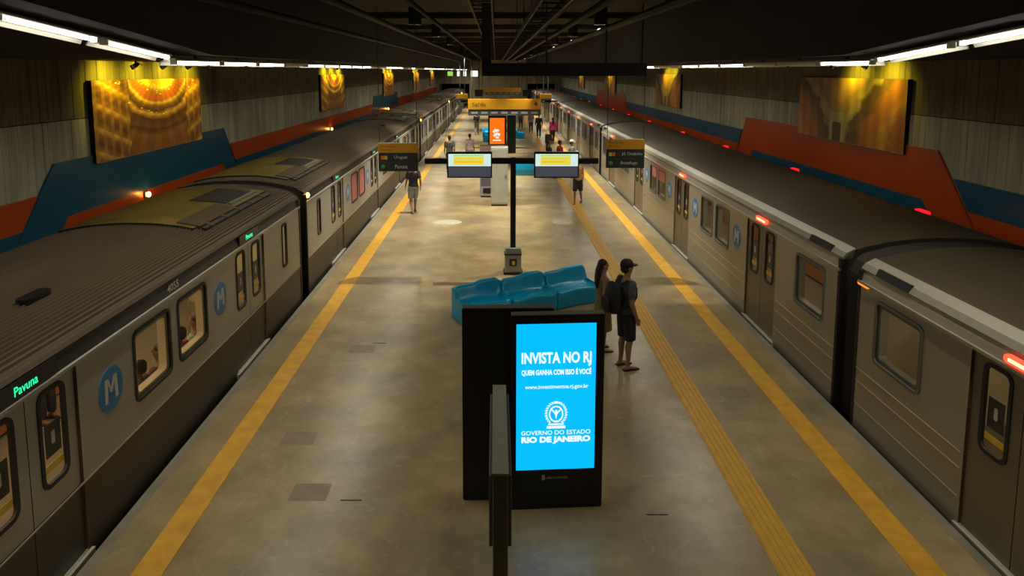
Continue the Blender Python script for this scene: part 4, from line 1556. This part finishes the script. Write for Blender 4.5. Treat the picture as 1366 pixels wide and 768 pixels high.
def person(label, loc, heading, h=1.72, skin=(.30, .16, .09), top=((.02, .02, .025), 'tee'), bottom=((.02, .022, .03), 'shorts'), hair=((.010, .008, .007), 'short'),
           hat=None, pose='stand', shoes=(.03, .02, .02), vox=.016, fem=False, group=None, swing=1, base_z=0.):
    """heading: direction faced, degrees, 0 = +Y (away), 90 = -X, -90 = +X, 180 = towards the camera"""
    t = thing('person', label, 'person', (loc[0], loc[1], base_z), R(heading), group)
    k = h / 1.75
    S = lambda p: tuple(q * k for q in p)
    sk = mat('skin_%.2f_%.2f' % (skin[0], skin[1]), skin, .55, var=.06)
    sit = pose == 'sit'
    dz = -.46 if sit else 0.
    sw = .86 if fem else 1.0

    J = {}
    for s in (-1, 1):
        J['hip', s] = (s * .092, 0, .92 + dz)
        J['sho', s] = (s * .178 * sw, -.005, 1.415 + dz)
        f = s * swing
        if pose == 'walk':
            J['knee', s] = (s * .10, .14 if f > 0 else .03, .50)
            J['ank', s] = (s * .10, .20 if f > 0 else -.26, .085 if f > 0 else .13)
            J['elb', s] = (s * .225 * sw, -.13 if f > 0 else .03, 1.14)
            J['wri', s] = (s * .235 * sw, -.10 if f > 0 else .18, .90)
        elif sit:
            J['knee', s] = (s * .11, .44, .50)
            J['ank', s] = (s * .11, .44, .085)
            J['elb', s] = (s * .235 * sw, .03, 1.13 + dz)
            J['wri', s] = (s * .15, .26, 1.03 + dz)
        else:
            J['knee', s] = (s * .105, .018, .50)
            J['ank', s] = (s * .11, -.02, .085)
            J['elb', s] = (s * .228 * sw, -.045, 1.135)
            J['wri', s] = (s * .235 * sw, .045, .885)
    for (kk, s), v in list(J.items()):
        J[kk, s] = Vector(v)

    def torso(mb, infl=0., z0=.86, z1=1.60):
        rows = [(.84, .150, .100, 0), (.90, .165, .115, -.005), (.98, .160, .110, -.005), (1.08, .140 if not fem else .122, .098, 0), (1.20, .155 if not fem else .138, .108, .005),
                (1.30, .168 if not fem else .150, .112, .008), (1.38, .165 * sw, .100, .0), (1.43, .125 * sw, .078, -.005), (1.465, .072, .062, -.005), (1.50, .052, .055, .004), (1.58, .050, .054, .012)]
        if fem:
            rows[1] = (.90, .175, .12, -.01)
        rows = [r for r in rows if z0 <= r[0] <= z1]
        mb.tube([S((0, r[3], r[0] + dz)) for r in rows], [((r[1] + infl) * k, (r[2] + infl) * k) for r in rows], 18)

    def limb(mb, pts, rad, n=10):
        mb.tube([S(p) for p in pts], [r * k for r in rad], n)
        mb.blob(S(pts[-1]), [rad[-1] * k] * 3, 8, 6)
        mb.blob(S(pts[0]), [rad[0] * k] * 3, 8, 6)

    body = MB()
    torso(body)
    hz = 1.635 + dz
    body.blob(S((0, .0, hz + .02)), S((.074, .094, .098)), 16, 12)
    body.blob(S((0, .028, hz - .052)), S((.054, .062, .062)), 12, 8)       # jaw
    body.blob(S((0, .098, hz - .012)), S((.013, .018, .026)), 8, 6)        # nose
    body.blob(S((0, .082, hz - .062)), S((.026, .014, .011)), 8, 6)        # lips
    body.blob(S((0, .070, hz + .028)), S((.055, .026, .012)), 8, 6)        # brow
    for s in (-1, 1):
        body.blob(S((s * .078, -.004, hz - .005)), S((.012, .020, .030)), 8, 6)    # ear
        sh, el, wr = J['sho', s], J['elb', s], J['wri', s]
        g = .88 if fem else 1.
        limb(body, [sh, lerp(sh, el, .35), el], [.056 * g, .050 * g, .041 * g])
        limb(body, [el, lerp(el, wr, .3), wr], [.041 * g, .041 * g, .028 * g])
        d = (wr - el).normalized()
        down = (d + Vector((0, .12, -.25))).normalized()
        lat = Vector((0, 1, 0)) - down * down.y
        lat.normalize()
        pc = wr + down * .055
        body.tube([S(wr), S(wr + down * .03), S(wr + down * .085)], [(.020 * k, .026 * k), (.017 * k, .038 * k), (.014 * k, .040 * k)], 10)
        inn = Vector((-s, 0, 0))
        rf = max(.0085, vox * .62)
        for q, ln in enumerate((.066, .076, .072, .056)):
            b0 = wr + down * .082 + lat * (.030 - q * .020)
            b1 = b0 + down * (ln * .5) + inn * .006
            b2 = b0 + down * (ln * .92) + inn * .026
            body.tube([S(b0 - down * .02), S(b1), S(b2)], [rf * k, rf * k * .95, rf * k * .8], 7)
        b0 = wr + down * .028 + lat * .026
        body.tube([S(b0), S(b0 + down * .028 + lat * .022), S(b0 + down * .060 + lat * .026 + inn * .012)], [.012 * k, .011 * k, .009 * k], 7)
        hp, kn, an = J['hip', s], J['knee', s], J['ank', s]
        limb(body, [hp, lerp(hp, kn, .4), kn], [.088, .078, .054])
        limb(body, [kn, Vector(lerp(kn, an, .30)) + Vector((0, -.018, 0)), lerp(kn, an, .7), an], [.053, .056, .040, .033])
        tl = -.10 if (pose == 'walk' and s * swing < 0) else 0
        body.blob(S(an + Vector((0, -.03, -.045))), S((.034, .040, .040)), 10, 8)
        body.tube([S(an + Vector((0, -.02, -.04))), S(an + Vector((s * .006, .08, -.05 + tl * .3))), S(an + Vector((s * .012, .175, -.064 + tl)))], [(.034 * k, .036 * k), (.042 * k, .028 * k), (.036 * k, .016 * k)], 10)
    o = remesh(part('body', body, sk, t), vox * k)
    # eyes
    ey = MB()
    for s in (-1, 1):
        ey.blob(S((s * .030, .083, hz + .008)), S((.013, .010, .008)), 8, 6)
    part('eyes', ey, mat('dark_eyes', (.02, .015, .012), .2), t, True)
    # top
    tc, tk = top
    tmn = mat('top_%.3f_%.3f_%.3f' % tc, tc, .8, var=.25 if tk != 'print' else .7, scale=6 if tk != 'print' else 26, bump=.15)
    if tk != 'dress':
        sh_ = MB()
        torso(sh_, .016, .86 if tk != 'tank' else .90, 1.44 if tk != 'tank' else 1.39)
        for s in (-1, 1):
            a, b = J['sho', s], J['elb', s]
            if tk == 'tank':
                sh_.tube([S((s * .09, .03, 1.36)), S((s * .085, .0, 1.455)), S((s * .09, -.05, 1.36))], .02 * k, 8)
            elif tk == 'long':
                limb(sh_, [a, b], [.068, .056])
                limb(sh_, [b, lerp(b, J['wri', s], .92)], [.056, .042])
            else:
                limb(sh_, [a, lerp(a, b, .62)], [.068, .066])
        remesh(part('shirt', sh_, tmn, t), max(vox, .013) * k)
        bc, bk = bottom
        bmn = mat('bottom_%.3f_%.3f_%.3f' % bc, bc, .8, var=.2, scale=5, bump=.12)
        bt = MB()
        torso(bt, .014, .84, .99)
        for s in (-1, 1):
            hp, kn, an = J['hip', s], J['knee', s], J['ank', s]
            if bk == 'shorts':
                e = lerp(hp, kn, 1.02)
                bt.tube([S(hp), S(lerp(hp, kn, .5)), S(e)], [.108 * k, .100 * k, .090 * k], 14)
            elif bk == 'short_shorts':
                bt.tube([S(hp), S(lerp(hp, kn, .45))], [.108 * k, .104 * k], 14)
            else:
                bt.tube([S(hp), S(lerp(hp, kn, .5)), S(kn), S(lerp(kn, an, .5)), S(Vector(an) + Vector((0, 0, .01)))], [.106 * k, .095 * k, .076 * k, .068 * k, .058 * k], 14)
        remesh(part(bk if bk != 'short_shorts' else 'shorts', bt, bmn, t), max(vox, .013) * k)
    else:
        ds = MB()
        torso(ds, .013, .90, 1.38)
        rows = [(1.08, .150, .118), (.95, .190, .140), (.70, .205, .160), (.42, .225, .180)]
        ds.tube([S((0, 0, r[0])) for r in rows], [(r[1] * k, r[2] * k) for r in rows], 20)
        for s in (-1, 1):
            ds.tube([S((s * .085, .05, 1.34)), S((s * .08, .0, 1.452)), S((s * .085, -.06, 1.34))], .014 * k, 8)
        remesh(part('dress', ds, tmn, t), max(vox, .013) * k)
    # hair
    hc, hk = hair
    hmn = mat('hair_%.3f_%.3f' % (hc[0], hc[1]), hc, .45, var=.2, scale=20, bump=.2)
    if hk:
        hr = MB()
        hr.blob(S((0, -.022, hz + .040)), S((.084, .094, .090)), 16, 10)
        hr.blob(S((0, -.045, hz - .01)), S((.076, .066, .075)), 12, 8)
        if hk == 'long':
            hr.tube([S((0, -.06, hz + .04)), S((0, -.105, hz - .08)), S((0, -.125, hz - .20)), S((0, -.135, hz - .34)), S((0, -.12, hz - .42))], [(.07 * k, .05 * k), (.075 * k, .045 * k), (.078 * k, .040 * k), (.062 * k, .030 * k), (.03 * k, .016 * k)], 12)
        if hk == 'bun':
            hr.blob(S((0, -.12, hz + .07)), S((.045, .045, .045)), 10, 8)
        remesh(part('hair', hr, hmn, t), max(.010, vox * .8) * k, 2)
    if hat:
        cm_ = mat('cap_%.3f_%.3f' % (hat[0], hat[1]), hat, .7, var=.1)
        cp = MB()
        rows = [(.015, .090, .108), (.06, .092, .108), (.10, .078, .092), (.125, .05, .06), (.135, .012, .015)]
        cp.tube([S((0, -.008, hz + r[0] + .012)) for r in rows], [(r[1] * k, r[2] * k) for r in rows], 18)
        cc = part('cap', cp, cm_, t, True)
        br = MB()
        pts = [(.078 * math.cos(a), .075 + .105 * math.sin(a)) for a in [PI * q / 12 for q in range(13)]]
        br.prism([(p * k, q * k) for p, q in pts], XY, (hz + .034) * k, (hz + .044) * k)
        part('brim', br, cm_, cc, True)
    # footwear
    sm_ = mat('shoe_%.3f_%.3f' % (shoes[0], shoes[1]), shoes, .6, var=.1)
    for s in (-1, 1):
        an = J['ank', s]
        back = pose == 'walk' and s * swing < 0
        so = MB()
        prof = [(-.038, -.075), (.038, -.075), (.046, .02), (.052, .12), (.036, .195), (-.02, .20), (-.046, .15), (-.045, .02)]
        so.prism([(p * k * 1.0, q * k) for p, q in prof], XY, 0, .020 * k)
        so.tube([(0, .13 * k, .02 * k), (-.02 * k, .09 * k, .05 * k), (-.044 * k, .02 * k, .02 * k)], .008 * k, 6)
        so.tube([(0, .13 * k, .02 * k), (.02 * k, .09 * k, .05 * k), (.046 * k, .02 * k, .02 * k)], .008 * k, 6)
        ob = part('sandal', so, sm_, t)
        ob.location = S((an.x, an.y, an.z - .090 if not back else an.z - .10))
        if back:
            ob.rotation_euler = (R(-16), 0, 0)
            ob.location.z += .012
    return t


man_y, man_x = 10.62, 2.13
man_h = 70
man = person('man in dark shirt, shorts and black cap wearing a black backpack', (man_x, man_y), -man_h, 1.80, (.27, .145, .080), ((.075, .08, .09), 'print'), ((.011, .012, .017), 'shorts'), hat=(.008, .008, .010), vox=.011, shoes=(.014, .010, .010))
woman = person('woman in olive dress with long dark hair beside the man', (1.86, 11.32), -78, 1.62, (.34, .18, .10), ((.15, .115, .045), 'dress'), hair=((.012, .008, .007), 'long'), vox=.011, fem=True, shoes=(.018, .012, .012))

# backpack on the man's back
fw = Vector((math.sin(R(man_h)), math.cos(R(man_h)), 0))
t = thing('backpack', 'bulky black backpack worn by the man in the cap', 'backpack', (man_x, man_y, .0), -R(man_h))
bp_ = MB()
bp_.tube([(0, -.23, .98), (0, -.245, 1.02), (0, -.26, 1.15), (0, -.25, 1.32), (0, -.235, 1.44), (0, -.22, 1.47)], [(.12, .07), (.165, .105), (.175, .125), (.165, .115), (.13, .08), (.07, .04)], 16)
bpm = mat('black_backpack_cloth', (.010, .010, .013), .75, var=.3, scale=9, bump=.2)
remesh(part('bag', bp_, bpm, t), .014)
pk = MB().tube([(0, -.375, 1.0), (0, -.39, 1.06), (0, -.39, 1.20), (0, -.365, 1.26)], [(.09, .02), (.12, .035), (.12, .035), (.09, .02)], 12)
remesh(part('front_pocket', pk, bpm, t), .014)
for s in (-1, 1):
    part('strap', MB().tube([(s * .09, -.14, 1.44), (s * .10, -.06, 1.505), (s * .105, .04, 1.475), (s * .10, .122, 1.36), (s * .125, .112, 1.22), (s * .170, .0, 1.12), (s * .14, -.14, 1.06)], [(.026, .010)] * 7, 8), bpm, t, True)
part('grab_loop', MB().tube([(-.04, -.18, 1.45), (-.03, -.18, 1.50), (.03, -.18, 1.50), (.04, -.18, 1.45)], .010, 6), bpm, t, True)

SK1, SK2, SK3 = (.30, .16, .09), (.22, .12, .07), (.36, .20, .13)
person('person in dark shirt and grey shorts under the hanging Pavuna sign', (-2.82, 22.84), 20, 1.72, SK1, ((.02, .02, .026), 'tee'), ((.27, .29, .32), 'shorts'), pose='walk', vox=.018, shoes=(.3, .3, .3))
person('person in tan top and dark cropped trousers by the tactile path', (3.03, 24.43), 165, 1.66, SK1, ((.42, .22, .08), 'tank'), ((.018, .02, .028), 'shorts'), pose='walk', vox=.018, fem=True, shoes=(.25, .05, .04), hair=((.02, .012, .01), 'bun'))
person('person in dark grey shirt walking near the yellow line by the brown-skirted train', (-2.21, 32.2), 5, 1.76, SK2, ((.035, .034, .034), 'tee'), ((.02, .02, .022), 'trousers'), pose='walk', vox=.02)
person('person in pale pink shirt walking beside the one in dark grey', (-1.29, 33.73), -5, 1.70, SK3, ((.50, .33, .36), 'tee'), ((.30, .29, .30), 'shorts'), pose='walk', swing=-1, vox=.02, fem=True)
person('person in white cap and pale shirt behind a monitor', (3.46, 30.4), -80, 1.72, SK1, ((.27, .29, .27), 'tee'), ((.03, .03, .035), 'trousers'), hat=(.75, .75, .72), vox=.02)
person('person in red shirt behind a monitor', (2.94, 30.5), -70, 1.70, SK2, ((.36, .03, .025), 'tee'), ((.03, .03, .04), 'trousers'), vox=.02)
person('person in black shirt standing next to the one in red', (2.45, 30.6), -90, 1.68, SK2, ((.02, .02, .02), 'tee'), ((.05, .05, .06), 'trousers'), vox=.02, hair=((.012, .01, .008), 'long'), fem=True)
person('person in bright pink top walking with a dark suitcase', (3.83, 45.0), 8, 1.72, SK1, ((.58, .045, .20), 'long'), ((.02, .02, .025), 'trousers'), pose='walk', vox=.022, fem=True, hair=((.02, .012, .01), 'long'))
person('person in all dark clothes walking ahead of the one in pink', (3.13, 48.6), 0, 1.76, SK2, ((.022, .022, .026), 'long'), ((.02, .02, .022), 'trousers'), pose='walk', vox=.022)
person('person in violet-grey shirt beyond the one in all dark clothes', (2.75, 52.2), 180, 1.66, SK1, ((.16, .13, .20), 'tee'), ((.05, .05, .055), 'trousers'), pose='walk', vox=.024)
person('person in green top far down the platform near the benches', (2.1, 56.0), 170, 1.65, SK2, ((.06, .11, .06), 'tee'), ((.06, .05, .05), 'trousers'), pose='stand', vox=.024)
person('person in black top and grey trousers beyond the pink-shirted walker', (-1.42, 50.9), 0, 1.72, SK1, ((.014, .014, .016), 'tee'), ((.17, .17, .17), 'trousers'), pose='walk', vox=.022)
person('person in pale shirt farthest down the platform by the steel train', (3.2, 62), 180, 1.7, SK1, ((.40, .37, .30), 'tee'), ((.03, .03, .04), 'trousers'), pose='walk', vox=.026)
# suitcase trailing behind the person in pink
t = thing('suitcase', 'dark wheeled suitcase beside the person in pink', 'suitcase', (3.50, 44.6, 0), 0)
part('case', MB().prism(rrect(.42, .27, .05), XY, .05, .66), M_black, t, bevel=.02)
part('handle', MB().tube([(-.10, .10, .66), (-.10, .10, .98), (.10, .10, .98), (.10, .10, .66)], .012, 6), M_grey, t)
for sx in (-.15, .15):
    for sy in (-.09, .09):
        part('wheel', MB().tube([(sx - .015, sy, .03), (sx + .015, sy, .03)], .03, 10), M_blackmatt, t)

# passengers behind the windows of the near cars
cL = PL - .07 - HW
pas = [('passenger in dark grey shirt seated at the window by the disc nearest the green display', (-4.50, 8.12), 90, ((.05, .04, .035), 'tee'), 'sit'),
       ('passenger in brown shirt seated next to the one in dark grey', (-4.50, 8.66), 90, ((.14, .07, .04), 'tee'), 'sit'),
       ('passenger in red shirt seated at the window under the number 4055', (-4.50, 9.22), 90, ((.30, .05, .03), 'tee'), 'sit'),
       ('passenger in white shirt seated next to the one in red', (-4.50, 9.76), 90, ((.50, .46, .40), 'tee'), 'sit'),
       ('passenger in black jacket seated across the aisle of the car numbered 4055', (cL - 1.05, 8.9), -90, ((.02, .02, .025), 'long'), 'sit'),
       ('passenger in orange shirt standing by the doors with the green display', (-5.0, 5.9), -60, ((.40, .16, .04), 'tee'), 'stand'),
       ('passenger in tan shirt standing inside the rear doors of the car numbered 4055', (-5.0, 11.2), -70, ((.34, .24, .13), 'tee'), 'stand')]
for lab, p, hd, tp_, po in pas:
    person(lab, p, hd, 1.68, SK2, tp_, ((.03, .03, .04), 'trousers'), pose=po, vox=.018, group='passengers inside the train')
for lab, p in (('passenger in dark shirt standing inside the steel car by its end window', (5.75, 10.1)), ('passenger in brown shirt standing inside the leading steel car', (5.8, 8.2))):
    person(lab, p, 90, 1.68, SK2, ((.10, .06, .05) if 'brown' in lab else (.04, .035, .035), 'tee'), ((.03, .03, .04), 'trousers'), vox=.018, group='passengers inside the train')
